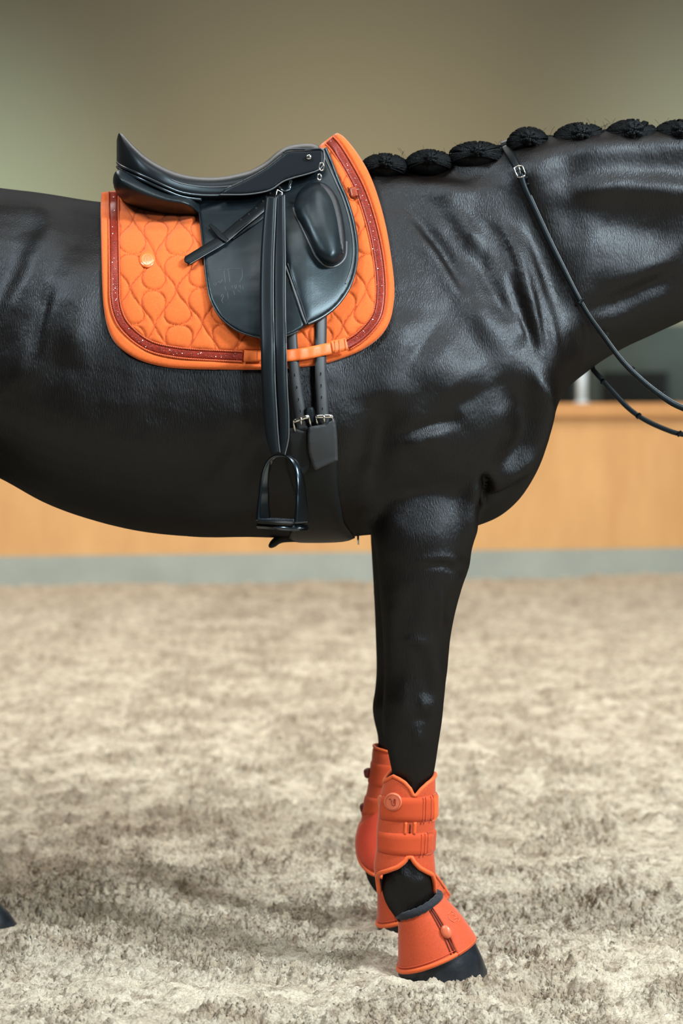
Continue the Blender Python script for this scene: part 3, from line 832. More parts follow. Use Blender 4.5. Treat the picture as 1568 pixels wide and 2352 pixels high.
def quilt(v2, d):
    global STI
    ins = in_poly(v2, INPOLY); out = np.zeros(len(v2)); sti = np.zeros(len(v2)); STI = sti
    for i, (x, y) in enumerate(v2):
        if ins[i]:
            qx, qy = qwarp(x, y)
            q = kdq.find(((qx) % 108, (qy) % 163, 0))[2]
            e = kdi.find((x, y, 0))[2]
            h = .0064*(.62*(1-math.exp(-(q/2.6)))+.38*(1-math.exp(-(q/10.0))))*(1-math.exp(-e/5.0)); sti[i] = 1 if q < 1.3 else 0
            out[i] = h-.002
        else:
            q = kdb.find((x, y, 0))[2]
            out[i] = -.0035 if q < 15 else -.0035+.0035*min(1, (q-15)/3)
    # soft folds in the cloth
    return out+.0015*np.sin(v2[:, 0]*.035+v2[:, 1]*.012)
pad = empty('saddle_pad', (X0(560), 0, 1.55), 'orange quilted saddle pad with dark red glitter band under the black saddle', 'saddle pad')
V, Fc, v2p, npad = pillow('quilted_panel', PADO, YP, .009, 13, None, step=2.6, back=.004, corners=(0, 9), extra=quilt, raw=True)
o = mesh_obj('quilted_panel', V, Fc, M['pad'], pad)
at = o.data.attributes.new('thread_shade', 'FLOAT', 'POINT'); at.data.foreach_set('value', np.concatenate([STI, STI*0]).astype(np.float32))
nt = M['pad'].node_tree; b = nt.nodes['Principled BSDF']; lk = b.inputs['Base Color'].links[0].from_socket
an = node(nt, 'ShaderNodeAttribute', attribute_name='thread_shade'); mxx = node(nt, 'ShaderNodeMix', data_type='RGBA'); mxx.inputs[7].default_value = (.42, .06, .010, 1)  # stitch tone: real stitching plus groove shade painted into the colour
nt.links.new(an.outputs['Fac'], mxx.inputs[0]); nt.links.new(lk, mxx.inputs[6]); nt.links.new(mxx.outputs[2], b.inputs['Base Color'])
Vm = V.copy(); Vm[:, 1] *= -1
o = mesh_obj('quilted_panel', Vm, Fc, M['pad'], pad)
YB = offY(YP, .0065)
# glitter band, cords, sparkling stones
m, nt, b = nmat('dark_red_glitter'); M['glit'] = m
tc = node(nt, 'ShaderNodeTexCoord'); vo = node(nt, 'ShaderNodeTexVoronoi', Scale=620.0); nt.links.new(tc.outputs['Object'], vo.inputs['Vector'])
hs = node(nt, 'ShaderNodeMix', data_type='RGBA'); hs.inputs[6].default_value = (.14, .009, .003, 1); hs.inputs[7].default_value = (.34, .026, .007, 1)
sp = node(nt, 'ShaderNodeSeparateColor'); nt.links.new(vo.outputs['Color'], sp.inputs[0]); nt.links.new(sp.outputs[0], hs.inputs[0]); nt.links.new(hs.outputs[2], b.inputs['Base Color'])
b.inputs['Metallic'].default_value = .2; b.inputs['Roughness'].default_value = .4
bp = node(nt, 'ShaderNodeBump', Strength=.8, Distance=.001); nt.links.new(sp.outputs[1], bp.inputs['Height']); nt.links.new(bp.outputs[0], b.inputs['Normal'])
M['stone'] = simple('clear_pinkish_crystal', (1, .92, .94), .22, metal=1)
g = [strip('x', BAND_L, 19, YB, .0012, None, step=4, geo=True), strip('x', BAND_R, 20, YB, .0012, None, step=4, geo=True)]
V, Fc = merge_geo(g); band = mesh_obj('glitter_band', V, Fc, M['glit'], pad)
def offset_line(L, d):
    T = np.gradient(L, axis=0); T /= np.linalg.norm(T, axis=1)[:, None]
    return L+np.stack([-T[:, 1], T[:, 0]], -1)*d
def cord(line):
    P3 = lift(line[:, 0], line[:, 1], offY(YB, .0016))
    g = []
    # two strands twisted round each other
    n = len(P3); seg = np.r_[0, np.cumsum(np.linalg.norm(np.diff(P3, axis=0), axis=1))]
    s = np.arange(0, seg[-1], .0012)
    C = np.stack([np.interp(s, seg, P3[:, k]) for k in range(3)], -1)
    T = np.gradient(C, axis=0); T /= np.linalg.norm(T, axis=1)[:, None]
    A = np.cross(T, [0, 1, 0]); A /= np.linalg.norm(A, axis=1)[:, None]; Bv = np.cross(T, A)
    for ph in (0, PI):
        a = s*2*PI/.0085+ph
        Q = C+(A*np.cos(a)[:, None]+Bv*np.sin(a)[:, None])*.0009
        g.append(tube_geo(Q, .00135, 5))
    return merge_geo(g)
for L in (offset_line(BL, 11.5), offset_line(BL, -11.5), offset_line(BRR, 12), offset_line(BRR, -12)):
    V, Fc = cord(L); mesh_obj('cord_trim', V, Fc, M['rope'], pad)
g = []
for L in (BL, BRR):
    n = int(len(L)*.6)
    for k in range(n):
        i = RNG.integers(4, len(L)-2); q = L[i]+RNG.normal(0, 3.6, 2)
        c = Vector(lift(np.array([q[0]]), np.array([q[1]]), offY(YB, .0026))[0]); r = RNG.uniform(.0005, .0012)
        R = Matrix.Rotation(RNG.uniform(0, 6), 3, Vector(RNG.normal(0, 1, 3)).normalized())
        vs = [c+R @ (Vector(v)*r) for v in ((1, 0, 0), (-1, 0, 0), (0, 1, 0), (0, -1, 0), (0, 0, 1), (0, 0, -1))]
        g.append((vs, [(0, 2, 4), (2, 1, 4), (1, 3, 4), (3, 0, 4), (2, 0, 5), (1, 2, 5), (3, 1, 5), (0, 3, 5)]))
V, Fc = merge_geo(g); st = mesh_obj('glitter_stones', V, Fc, M['stone'], pad, smooth=False); st['kind'] = 'stuff'
# round rubber badge
bc = (338, 596)
circ = [(bc[0]+19*math.cos(a), bc[1]+19*math.sin(a)) for a in np.linspace(0, 2*PI, 17)[:-1]]
bdg = pillow('round_badge', circ, offY(YP, .0125), .0035, 8, M['badgeclear'] if 'badgeclear' in M else simple('clear_orange_rubber', (.80, .17, .04), .22, coat=.5), pad, step=3)
P3 = lift(np.array([bc[0]+12*math.cos(a) for a in np.linspace(0, 2*PI, 33)[:-1]]), np.array([bc[1]+12*math.sin(a) for a in np.linspace(0, 2*PI, 33)[:-1]]), offY(YP, .0162))
V, Fc = tube_geo(P3, .0006, 5, closed=True); g = [(V, Fc)]
for q in ([(334, 590), (334, 601), (338, 604)], [(341, 589), (341, 603)], [(328, 603), (333, 608), (344, 608)]):
    L = spline(q, 2); g.append(tube_geo(lift(L[:, 0], L[:, 1], offY(YP, .0162)), .0006, 5))
V, Fc = merge_geo(g); mesh_obj('badge_emblem', V, Fc, simple('badge_emblem', (.9, .35, .15), .3), bdg)
# brown velcro tab with loop near the withers
tab = pillow('strap_tab', [(800, 430), (818, 428), (823, 450), (806, 456)], offY(YP, .012), .004, 4, simple('brown_orange_satin', (.28, .04, .010), .35), pad, step=3, corners=(0, 1, 2, 3))
g = [tube_geo([Vector(v) for v in lift(np.array([799, 801, 806, 815, 823, 824]), np.array([430, 446, 455, 457, 454, 449]), offY(YP, .0165))], .0011, 6)]
V, Fc = merge_geo(g); mesh_obj('tab_loop', V, Fc, simple('dark_bronze', (.10, .03, .02), .25, metal=1), tab)
# webbing keeper that holds the girth straps at the bottom of the pad
YK = lambda x, z: YP(x, z)-.0085
strip('strap_end_patch', [(560, 817), (578, 818), (600, 817)], 26, YK, .002, M['web'], pad, step=4)
keeper_ys = [-.345, -.352, -.356, -.356, -.352, -.345]
def YKE(x, z): return YP(x, z)-.0205
gk = strip('girth_strap_keeper', [(640, 818), (668, 816), (700, 812), (735, 805), (768, 798), (795, 791)], 27, YKE, .0022, M['web'], pad, step=3, nac=7)
for v in gk.data.vertices: v.co.y += .0010*math.sin(v.co.x*260)
strip('strap_end_patch', [(762, 797), (778, 794), (797, 789)], 29, offY(YKE, .002), .0022, M['web'], pad, step=4)
for a in ((768, 783, 770, 812), (778, 781, 780, 810), (791, 778, 794, 804), (562, 806, 562, 831), (590, 805, 590, 830)):
    L = spline([(a[0], a[1]), (a[2], a[3])], 3)
    V, Fc = tube_geo(lift(L[:, 0], L[:, 1], offY(YKE, .0052 if a[0] > 700 else .0)), .0007, 4)
    mesh_obj('stitching', V, Fc, M['rope'], pad)
# ------------------------------------------------------------------ saddle
sad = empty('saddle', (X0(560), 0, 1.62), 'black leather dressage saddle with deep seat and big knee block on orange pad', 'saddle')
SXP = [268, 272, 280, 290, 300, 320, 340, 380, 420, 460, 500, 540, 580, 610, 635, 655, 680, 705, 725, 740, 748]
STOP = [312, 298, 300, 310, 322, 343, 361, 386, 401, 408, 409, 403, 391, 373, 352, 340, 334, 332, 334, 342, 352]
SBOT = [366, 374, 379, 384, 388, 396, 405, 424, 441, 448, 449, 447, 443, 434, 423, 414, 406, 400, 394, 384, 370]
SW = [.006, .04, .085, .115, .135, .158, .168, .170, .155, .138, .125, .116, .110, .106, .104, .102, .099, .092, .078, .05, .02]
def seat_ring(px):
    t = cr(SXP, STOP, px); bt = cr(SXP, SBOT, px); w = cr(SXP, SW, px)
    zt = P(px, t, 0).z; zb = P(px, bt, -w).z; x = P(px, t, -w*.5).x
    ring = []; n = 40
    for k in range(n+1):
        a = -PI/2+PI*k/n; s, c = math.sin(a), math.cos(a)
        ex = .62
        y = w*math.copysign(abs(s)**.8, s); z = zb+(zt-zb)*(abs(c)**ex)
        # deep rear: raised rim on both sides, lower middle
        dip = .030*math.exp(-((px-350)/110)**2)*math.exp(-(s/.45)**2)
        ring.append(Vector((x, y, z-dip)))
    for k in range(n-1, 0, -1):
        a = -PI/2+PI*k/n; ring.append(Vector((x, w*.96*math.sin(a), zb-.012*abs(math.cos(a))**.5)))
    return ring
xs = np.concatenate([[268, 270, 272, 275, 278, 282, 286, 291, 297], np.arange(304, 735, 6), [736, 740, 744, 748]])
V, Fc = loft([seat_ring(x) for x in xs]); seat = mesh_obj('seat', V, Fc, M['seat'], sad)
def seat_line(off_t, a=1.0, out=.002, x0=272, x1=746, step=5):
    """line along the side of the seat; off_t 0 = lower edge, 1 = top"""
    pts = []
    for px in np.arange(x0, x1, step):
        t = cr(SXP, STOP, px); bt = cr(SXP, SBOT, px); w = cr(SXP, SW, px)
        zt = P(px, t, 0).z; zb = P(px, bt, -w).z; x = P(px, t, -w*.5).x
        c = off_t**(1/.62); s = math.sqrt(max(0, 1-c*c))
        pts.append(Vector((x, -(w*s**.8)-out, zb+(zt-zb)*off_t)))
    return pts
tube('seat_piping', seat_line(0.0, out=.001), .0030, M['pipe'], sad)
tube('seat_piping', [p+Vector((0, 0, -.0085)) for p in seat_line(0.0, out=-.002, x1=470)], .0036, M['pipe'], sad)
tube('seam', seat_line(.36, out=.0005, x0=400, x1=610), .0011, M['edge'], seat)
# seat lower roll that shows below the seam in the waist
# rear panel (stuffed leather) both sides
YPAN = lambda x, z: -(.075+0*x)
RP = [(262, 428), (264, 404), (278, 392), (310, 400), (350, 418), (400, 440), (440, 452), (462, 470), (470, 500), (440, 502), (390, 500), (340, 490), (300, 473), (272, 450)]
pillow('stuffed_panel', RP, YPAN, .115, 44, M['leather'], sad, step=4, back=.06, mirror=True)
# skirt over the stirrup bar
SK = [(505, 447), (520, 432), (560, 413), (605, 388), (642, 360), (662, 347), (700, 345), (738, 343), (744, 356), (742, 378), (730, 391), (705, 400), (675, 408), (650, 417), (625, 434), (600, 442), (560, 447)]
def YSK(x, z): return -(.100+.25*np.clip(1.735-z, 0, 1)-.05*np.clip((x+.05)/.03, 0, 1)*0)
skirt = pillow('skirt', SK, YSK, .004, 6, M['seat'], sad, step=4, back=.02, mirror=True, corners=(0,))
L = spline(SK[6:]+SK[:1], 4); tube('skirt_edge', [Vector(v) for v in lift(L[:, 0], L[:, 1], offY(YSK, .004))], .0016, M['edge'], skirt)
L = spline([(650, 351), (664, 344), (700, 343), (738, 342)], 4); tube('seam', [Vector(v) for v in lift(L[:, 0], L[:, 1], offY(YSK, .004))], .0022, M['pipe'], skirt)
c = Vector(lift(np.array([709.]), np.array([361.]), offY(YSK, .008))[0])
rings = [[c+Vector((r*math.cos(a), -h, r*math.sin(a))) for a in np.linspace(0, 2*PI, 20, endpoint=False)] for r, h in ((.0058, 0), (.0056, .002), (.004, .0032), (.0015, .0036))]
V, Fc = loft(rings); mesh_obj('saddle_nail', V, Fc, M['chrome'], sad)
# flap
FLO = [(446, 452), (455, 480), (462, 530), (468, 590), (474, 645), (484, 690), (505, 728), (540, 757), (575, 771), (610, 776), (655, 772), (685, 760), (706, 745), (742, 727), (775, 700),
       (802, 660), (816, 615), (820, 565), (812, 510), (797, 460), (778, 415), (762, 375), (748, 340), (715, 345), (660, 380), (600, 410), (520, 440)]
def flx(v2, d):
    x, y = v2[:, 0], v2[:, 1]
    # puffed front area around the knee block, stitched along a slanting line
    t = (x-652)-(y-600)*.33
    front = 1/(1+np.exp(-(t-6)/5))
    return front*.008*(1-np.exp(-np.clip(d, 0, 100)/14))-.002*np.exp(-(t/3)**2)*(y > 560)
flap = pillow('flap', FLO, YF, .0045, 6, M['leather'], sad, step=4.2, back=.002, mirror=True, corners=(0, 12, 22), extra=flx)
L = spline(FLO[:12], 3); tube('flap_edge', [Vector(v) for v in lift(L[:, 0], L[:, 1], offY(YF, .003))], .0016, M['pipe'], flap)
L = spline(FLO[12:23], 3); tube('flap_piping', [Vector(v) for v in lift(L[:, 0], L[:, 1], offY(YF, .005))], .0030, M['pipe'], flap)
L = spline([(740, 352), (756, 385), (772, 420), (790, 462), (804, 512), (811, 565), (807, 612), (793, 652)], 3); tube('flap_piping', [Vector(v) for v in lift(L[:, 0], L[:, 1], offY(YF, .009))], .0018, M['edge'], flap)
L = spline([(653, 606), (663, 632), (680, 680), (695, 725), (703, 744)], 3); tube('seam', [Vector(v) for v in lift(L[:, 0], L[:, 1], offY(YF, .008))], .0022, M['edge'], flap)
L = spline([(660, 605), (672, 640), (688, 685), (706, 742)], 3); tube('seam', [Vector(v) for v in lift(L[:, 0], L[:, 1], offY(YF, .010))], .0018, M['pipe'], flap)
# embossed maker's scribble, hardly legible
SCR = [[(498, 622), (515, 619), (535, 617), (556, 617)], [(514, 620), (517, 650)], [(523, 618), (528, 648)], [(556, 618), (556, 635), (550, 648)], [(566, 647), (577, 636)],
       [(516, 658), (519, 668)], [(522, 671), (524, 686)], [(490, 651), (494, 648), (497, 652), (493, 656), (490, 651)], [(499, 650), (503, 646), (505, 651), (510, 642)],
       [(533, 656), (533, 662)], [(538, 655), (541, 663), (543, 654)], [(548, 660), (551, 655), (552, 663)], [(557, 656), (558, 664)], [(507, 683), (510, 676), (513, 680), (509, 690), (513, 697)], [(536, 668), (539, 678)], [(546, 668), (553, 672)]]
g = []
for q in SCR:
    L = spline(q, 2); g.append(tube_geo(lift(L[:, 0], L[:, 1], offY(YF, .0046)), .0004, 4))
V, Fc = merge_geo(g); mesh_obj('embossed_mark', V, Fc, M['edge'], flap)
# knee block
KB = [(674, 478), (680, 450), (698, 427), (722, 418), (746, 421), (763, 436), (778, 462), (789, 505), (795, 555), (793, 588), (780, 606), (762, 613), (744, 608), (726, 590), (712, 562), (692, 520), (680, 498)]
def kbx(v2, d):
    t = (v2[:, 0]-738)-(v2[:, 1]-425)*.28
    return .008*(1-np.exp(-d/12))*np.exp(-((t+18)/22)**2)
YKB = offY(YF, .008)
kb = pillow('knee_block', KB, YKB, .040, 30, M['leather'], sad, step=3.5, back=.004, mirror=True, extra=kbx)
L = spline(KB[:1]+KB[::-1][:9], 3); tube('block_piping', [Vector(v) for v in lift(L[:, 0], L[:, 1], offY(YKB, .006))], .0026, M['edge'], kb)
pillow('block_inlay', [(734, 422), (752, 430), (770, 455), (783, 500), (789, 550), (787, 583), (774, 545), (758, 500), (744, 460)], offY(YKB, .030), .006, 5, M['matleather'], kb, step=4)
# dark gullet under the skirt: stirrup bar, rings
YSB = offY(YF, .004)
bar = tube('stirrup_bar', [P(640, 430, -.165), P(652, 442, -.172), P(664, 436, -.172), P(668, 415, -.165)], .0035, M['iron'], sad)
for rc, rr_, wd in (((738, 383), 9, .0016), ((733, 407), 7, .0016)):
    pts = [P(rc[0]+rr_*.62*math.cos(a), rc[1]+rr_*math.sin(a), -.175) for a in np.linspace(0, 2*PI, 25)[:-1]]
    V, Fc = tube_geo(pts, wd, 6, closed=True); mesh_obj('saddle_ring', V, Fc, M['chrome'], sad)
strip('tree_point_pocket', [(640, 440), (680, 418), (730, 402), (745, 396)], 34, YF, .004, M['girth'], sad, step=6)
# girth straps (billets)
BIL = [([(668, 740), (672, 800), (676, 850), (683, 905), (689, 945), (694, 985)], 24, [-.335, -.352, -.352, -.347, -.340, -.336]),
       ([(738, 700), (737, 760), (736, 850), (739, 900), (741, 945), (744, 975)], 26, [-.335, -.352, -.350, -.343, -.336, -.332])]
def YBL(x, z): return np.minimum(YP(x, z)-.0145, -(bil(HWs, x, z)+.014))
for (pth, w, ys), holes in zip(BIL, (((676, 862), (681, 890), (685, 918), (689, 945)), ((736, 859), (737, 886), (738, 913), (740, 939)))):
    bl = strip('girth_billet', pth, w, YBL, .0038, M['matleather'], sad, step=5)
    for hx, hy in holes:
        o_ = [(hx+2.6*math.cos(a), hy+5.0*math.sin(a)) for a in np.linspace(0, 2*PI, 11)[:-1]]
        pillow('hole', o_, offY(YBL, .0044), .0004, 1, M['hole'], bl, step=2, back=.0005)
        pts = lift(np.array([q[0] for q in o_]), np.array([q[1] for q in o_]), offY(YBL, .0046)); V, Fc = tube_geo(pts, .0005, 4, closed=True)
        mesh_obj('hole_rim', V, Fc, M['edge'], bl)

# ------------------------------------------------------------------ stirrup leather and iron
lea = empty('stirrup_leather', P(640, 440, -.2), 'doubled black stirrup leather hanging down over the saddle flap', 'stirrup leather')
def hang(pts, off):
    out = []
    for x, y in pts:
        d = 0
        yy = float(lift(np.array([float(x)]), np.array([float(y)]), YF)[0, 1]) if y < 770 else -.365
        out.append(min(yy-.012, -.20 if y < 500 else -.2)-off)
    # monotone outwards going down, then straight
    for i in range(1, len(out)): out[i] = min(out[i], out[i-1])
    return out
LA = [(622, 452), (617, 520), (613, 600), (612, 700), (614, 800), (616, 880), (620, 950), (625, 1005), (633, 1042)]
LB = [(643, 448), (641, 520), (641, 600), (641, 700), (643, 800), (645, 880), (649, 950), (650, 1005), (645, 1044)]
ya = hang(LA, .006); yb = hang(LB, .001); ya = [-.225, -.250, -.285, -.328, -.372, -.386, -.390, -.391, -.391]; yb = [v+.006 for v in ya]
LW = [24, 28, 30, 31, 31, 31, 31, 28, 20]
strip('back_strap', LB, [20, 26, 28, 28, 28, 28, 27, 25, 18], None, .0035, M['strap'], lea, ys=yb, step=6)
strip('front_strap', LA, LW, None, .0035, M['strap'], lea, ys=ya, step=6)
def edge_line(pth, wd, ys, sgn, o_=.0035):
    pts = np.array(pth, float); C = spline(pth, 6); seg = np.r_[0, np.cumsum(np.linalg.norm(np.diff(C, axis=0), axis=1))]
    kp = [seg[np.argmin(((C-p)**2).sum(1))] for p in pts]
    T = np.gradient(C, axis=0); T /= np.linalg.norm(T, axis=1)[:, None]; w = np.interp(seg, kp, wd); yy = np.interp(seg, kp, ys)
    return [P(C[i, 0]-T[i, 1]*sgn*w[i]/2, C[i, 1]+T[i, 0]*sgn*w[i]/2, yy[i]-o_*.6) for i in range(len(C))]
tube('strap_edge', edge_line(LA, LW, ya, -1), .0012, M['edge'], lea)  # paler line along the right edge only
tube('strap_edge', edge_line(LB, [20, 26, 28, 28, 28, 28, 27, 25, 18], yb, -1), .0012, M['edge'], lea)
# long free end with holes, laid back across the flap and through a keeper
FE = [(648, 432), (600, 476), (550, 517), (510, 550), (470, 574), (424, 601)]
YFE = offY(YF, .010)
fe = strip('free_end', FE, [19, 21, 22, 22, 21, 19], YFE, .0038, M['strap'], lea, step=5, tip=9)
for q in ((620, 444), (604, 462), (588, 478), (571, 492), (553, 505)):
    o_ = [(q[0]+2.6*math.cos(a), q[1]+2.6*math.sin(a)) for a in np.linspace(0, 2*PI, 9)[:-1]]
    pillow('hole', o_, offY(YFE, .0045), .0003, 1, M['hole'], fe, step=2, back=.0005)
Le = offset_line(spline(FE, 5), -10.5); tube('strap_edge', [Vector(v) for v in lift(Le[:-2, 0], Le[:-2, 1], offY(YFE, .003))], .0010, M['edge'], lea)
FE2 = [(612, 478), (606, 500), (590, 520), (560, 548)]
strip('under_strap', [(608, 470), (600, 492), (570, 515), (530, 545)], [18, 20, 20, 16], offY(YF, .005), .003, M['strap'], lea, step=5)
bk = [P(*q, -.215) for q in ((632, 453), (646, 452), (648, 442), (637, 436))]
V, Fc = tube_geo(bk, .0014, 6, closed=True); mesh_obj('buckle', V, Fc, M['chrome'], lea)
strip('flap_keeper', [(481, 516), (494, 528), (507, 542), (522, 553)], [7, 12, 13, 11], offY(YF, .016), .003, M['strap'], sad, step=3)

iron = empty('stirrup_iron', P(650, 1200, -.372), 'black steel stirrup iron with ribbed tread hanging below the saddle', 'stirrup')
def ir_geo():
    Lc = P(648, 1120, -.372); R = Matrix.Rotation(math.radians(-44), 3, 'Z')
    zt = P(648, 1046, -.372).z; zb = P(648, 1198, -.372).z; hgt = zt-zb; hwid = .050
    prof = []
    for a in np.linspace(-PI/2, PI/2, 41):
        s, c_ = math.sin(a), math.cos(a)
        prof.append((hwid*math.copysign(abs(s)**.78, s), c_))
    path = [(-hwid*1.06, 0), (-hwid*1.06, .25)]+[(x*1.03, .42+.58*c_**.85) for x, c_ in prof]+[(hwid*1.06, .25), (hwid*1.06, 0)]
    L = spline(path, .03)
    rings = []
    T = np.gradient(L*np.array([1, hgt]), axis=0)
    for i, (x, t) in enumerate(L):
        tx, tz = T[i]/np.linalg.norm(T[i]); nx, nz = -tz, tx
        q = 1-min(1, t)
        wd = .007+.012*q**1.2; th = .0035+.001*q
        base = Vector((x, 0, zb+hgt*t))
        ring = []
        for k in range(14):
            a = 2*PI*k/14; o2 = math.copysign(abs(math.cos(a))**.7, math.cos(a)); d2 = math.copysign(abs(math.sin(a))**.7, math.sin(a))
            v = base+Vector((nx*th*o2, wd*d2, nz*th*o2)); v = R @ Vector((v.x, v.y, 0))+Vector((0, 0, v.z))
            ring.append(v+Vector((Lc.x, Lc.y, 0)))
        rings.append(ring)
    return loft(rings), R, Lc, zb, hwid
(ig, R_, Lc, zb, hwid) = ir_geo()
mesh_obj('arch', ig[0], ig[1], M['iron'], iron)
def rbox(cx, cy, cz, sx_, sy_, sz_, bev=.002):
    bm = bmesh.new(); bmesh.ops.create_cube(bm, size=1)
    for v in bm.verts: v.co = Vector((cx+v.co.x*sx_, cy+v.co.y*sy_, cz+v.co.z*sz_))
    bmesh.ops.bevel(bm, geom=bm.edges[:], offset=bev, segments=2, affect='EDGES')
    vs = [(R_ @ Vector((v.co.x, v.co.y, 0)))+Vector((Lc.x, Lc.y, v.co.z)) for v in bm.verts]; bm.verts.index_update()
    fs = [tuple(v.index for v in f.verts) for f in bm.faces]; bm.free(); return vs, fs
V, Fc = rbox(0, 0, zb-.010, hwid*2.2, .042, .010, .003); mesh_obj('footbed', V, Fc, M['iron'], iron)
V, Fc = rbox(0, 0, zb-.001, hwid*1.9, .048, .008, .002); tr = mesh_obj('tread', V, Fc, M['rubber'], iron)
g = []
for i in range(15):
    for j in range(6):
        g.append(rbox((i-7)*hwid*1.84/15, (j-2.5)*.0075, zb+.0035, .0035, .004, .002, .0004))
V, Fc = merge_geo(g); rb = mesh_obj('tread_studs', V, Fc, M['iron'], tr); rb['kind'] = 'stuff'

# ------------------------------------------------------------------ girth
gir = empty('girth', P(730, 1100, -.30), 'short black leather girth buckled under the belly behind the foreleg', 'girth')
def girth_band():
    nu, nv_2 = 46, 12; fr = np.zeros((nu, nv_2, 3)); bk_ = np.zeros((nu, nv_2, 3))
    for i, u in enumerate(np.linspace(0, 1, nu)):
        ang = math.radians(15+150*u)          # 0 = level on the near side, 90 = straight down
        q = math.sin(max(0, min(PI, math.radians(180*u))))
        xl = np.interp(q, [0, .3, .6, .85, 1], [666, 668, 690, 676, 662]); xr = np.interp(q, [0, .5, .8, 1], [772, 776, 790, 815])
        for j, t in enumerate(np.linspace(0, 1, nv_2)):
            x = X0(xl+(xr-xl)*t); o_ = Vector((x, 0, 1.20)); dr = Vector((0, -math.cos(ang), -math.sin(ang)))
            h = bvh.ray_cast(o_, dr, 1.0); r = h[3] if h[0] is not None else .3
            if r > .42: r = .33
            e = 1-abs(2*t-1)**6
            p = o_+dr*(r+.004+.006*e); fr[i, j] = p; p = o_+dr*(r-.004); bk_[i, j] = p
    for i in range(1, nu-1): pass
    return slab(fr, bk_)
V, Fc = girth_band(); mesh_obj('girth_body', V, Fc, M['girth'], gir)
YG = HB(.018)
YGc = lambda x, z: np.minimum(-(bil(HWs, x, z)+.018), -.300)
bf = pillow('buckle_guard', [(707, 986), (716, 979), (748, 972), (764, 960), (770, 966), (774, 1005), (776, 1058), (750, 1069), (723, 1081), (714, 1060), (707, 1030)], offY(YGc, .014), .004, 4, M['matleather'], gir, step=4, back=.004, corners=(1, 3, 6, 8))
pillow('buckle_guard', [(664, 985), (700, 989), (712, 984), (716, 1050), (700, 1090), (672, 1080), (664, 1030)], offY(YGc, .004), .004, 5, M['girth'], gir, step=4, back=.004)
pillow('strap_loop', [(701, 938), (716, 934), (722, 944), (722, 968), (706, 972), (700, 955)], offY(YGc, .006), .005, 5, M['strap'], gir, step=3)
for (a, b_), fr in ((((673, 968), (709, 956)), -.0), (((725, 957), (763, 956)), 0)):
    y0 = float(lift(np.array([a[0]*1.]), np.array([a[1]*1.]), YGc)[0, 1])-.012
    A, Bq = P(*a, y0), P(*b_, y0)
    bar = tube('buckle_roller', [A+(Bq-A)*t for t in np.linspace(0, 1, 6)], .0042, M['chrome'], gir, seg=12)
    dn = Vector((.004, .006, -.020))
    tube('buckle_frame', [A+dn, A+dn*.5, A, Bq, Bq+dn*.5, Bq+dn], .0022, M['chrome'], bar)
    mid_ = (A+Bq)/2; tube('buckle_tongue', [mid_+Vector((0, -.004, .004)), mid_+Vector((0, -.007, -.002)), mid_+Vector((.001, -.003, -.012))], .0020, M['chrome'], bar)
YBF = lambda x, z: -.055+0*x
pillow('belly_flap', [(690, 1212), (648, 1226), (634, 1232), (621, 1244), (616, 1254), (621, 1259), (632, 1256), (648, 1247), (690, 1244), (722, 1238), (746, 1244), (775, 1235), (800, 1230), (843, 1227), (846, 1220), (800, 1205)], YBF, .012, 7, M['girth'], gir, step=4, back=.03)
tube('hanging_snap', [P(822, 1226, -.06), P(822, 1240, -.06), P(823, 1251, -.06)], .0022, M['chrome'], gir)

# ------------------------------------------------------------------ rein
rein = empty('rein', P(1167, 332, 0), 'thin black leather rein slung over the neck with a small silver buckle', 'rein')
RN = [(1160, 334), (1168, 350), (1178, 368), (1192, 395), (1203, 428), (1222, 470), (1258, 548), (1290, 612), (1325, 680), (1352, 726), (1385, 772), (1430, 832), (1480, 880), (1530, 918), (1568, 938), (1640, 965), (1760, 975), (1960, 945), (2140, 880)]
RWd = [19, 19, 19, 18, 14, 13, 13, 12, 10, 9, 10, 11, 12, 13, 13, 13, 12, 12, 12]
def neck_y(q):
    f = lambda x, z: -bil(HWg, x, z)
    return float(lift(np.array([q[0]*1.]), np.array([q[1]*1.]), f)[0, 1])
ysr = []
for i, q in enumerate(RN):
    y = neck_y(q) if i < 10 else -.12
    if i == 0: y = -.035
    if i >= 9: y = min(-.105, ysr[-1])
    ysr.append(y)
ysr = [ysr[i]-.006 if i < 10 else ysr[i] for i in range(len(ysr))]
ysr[0] = -.03; ysr[1] = min(ysr[1], -.05)
nr_ = strip('near_strap', RN, RWd, None, .0035, M['strap'], rein, ys=ysr, step=5)
Ln = edge_line(RN, RWd, ysr, -1, .003); tube('strap_edge', Ln[22:], .0011, M['edge'], nr_)
Ls = [P(1160, 334, -.028), P(1158, 327, -.012), P(1157, 325, .005), P(1160, 328, .025), P(1185, 380, .08), P(1230, 520, .14), P(1290, 680, .15), P(1345, 800, .12), P(1362, 850, .085)]
Lf = [(1357, 845), (1378, 868), (1405, 898), (1440, 935), (1480, 964), (1530, 987), (1568, 998), (1660, 1012), (1800, 1000), (1980, 960), (2140, 885)]
fpts = [Vector(v) for v in spline([tuple(v) for v in Ls], .02)]+[P(x, y, .08) for x, y in spline(Lf[1:], 8)]
rg = []
for i, p in enumerate(fpts):
    t = (fpts[min(i+1, len(fpts)-1)]-fpts[max(i-1, 0)]).normalized(); s_ = t.cross(Vector((0, 1, 0))); s_ = (s_ if s_.length > .1 else Vector((1, 0, 0))).normalized(); n_ = t.cross(s_)
    wd = .0085 if p.y < .03 and i < 12 else .0055
    if i < 14: s_ = Vector((1, 0, .3)).normalized(); n_ = t.cross(s_).normalized()
    rg.append([p+s_*wd*math.copysign(abs(math.cos(a))**.5, math.cos(a))+n_*.0022*math.copysign(abs(math.sin(a))**.5, math.sin(a)) for a in np.linspace(0, 2*PI, 12, endpoint=False)])
V, Fc = loft(rg); fr_ = mesh_obj('far_strap', V, Fc, M['strap'], rein)
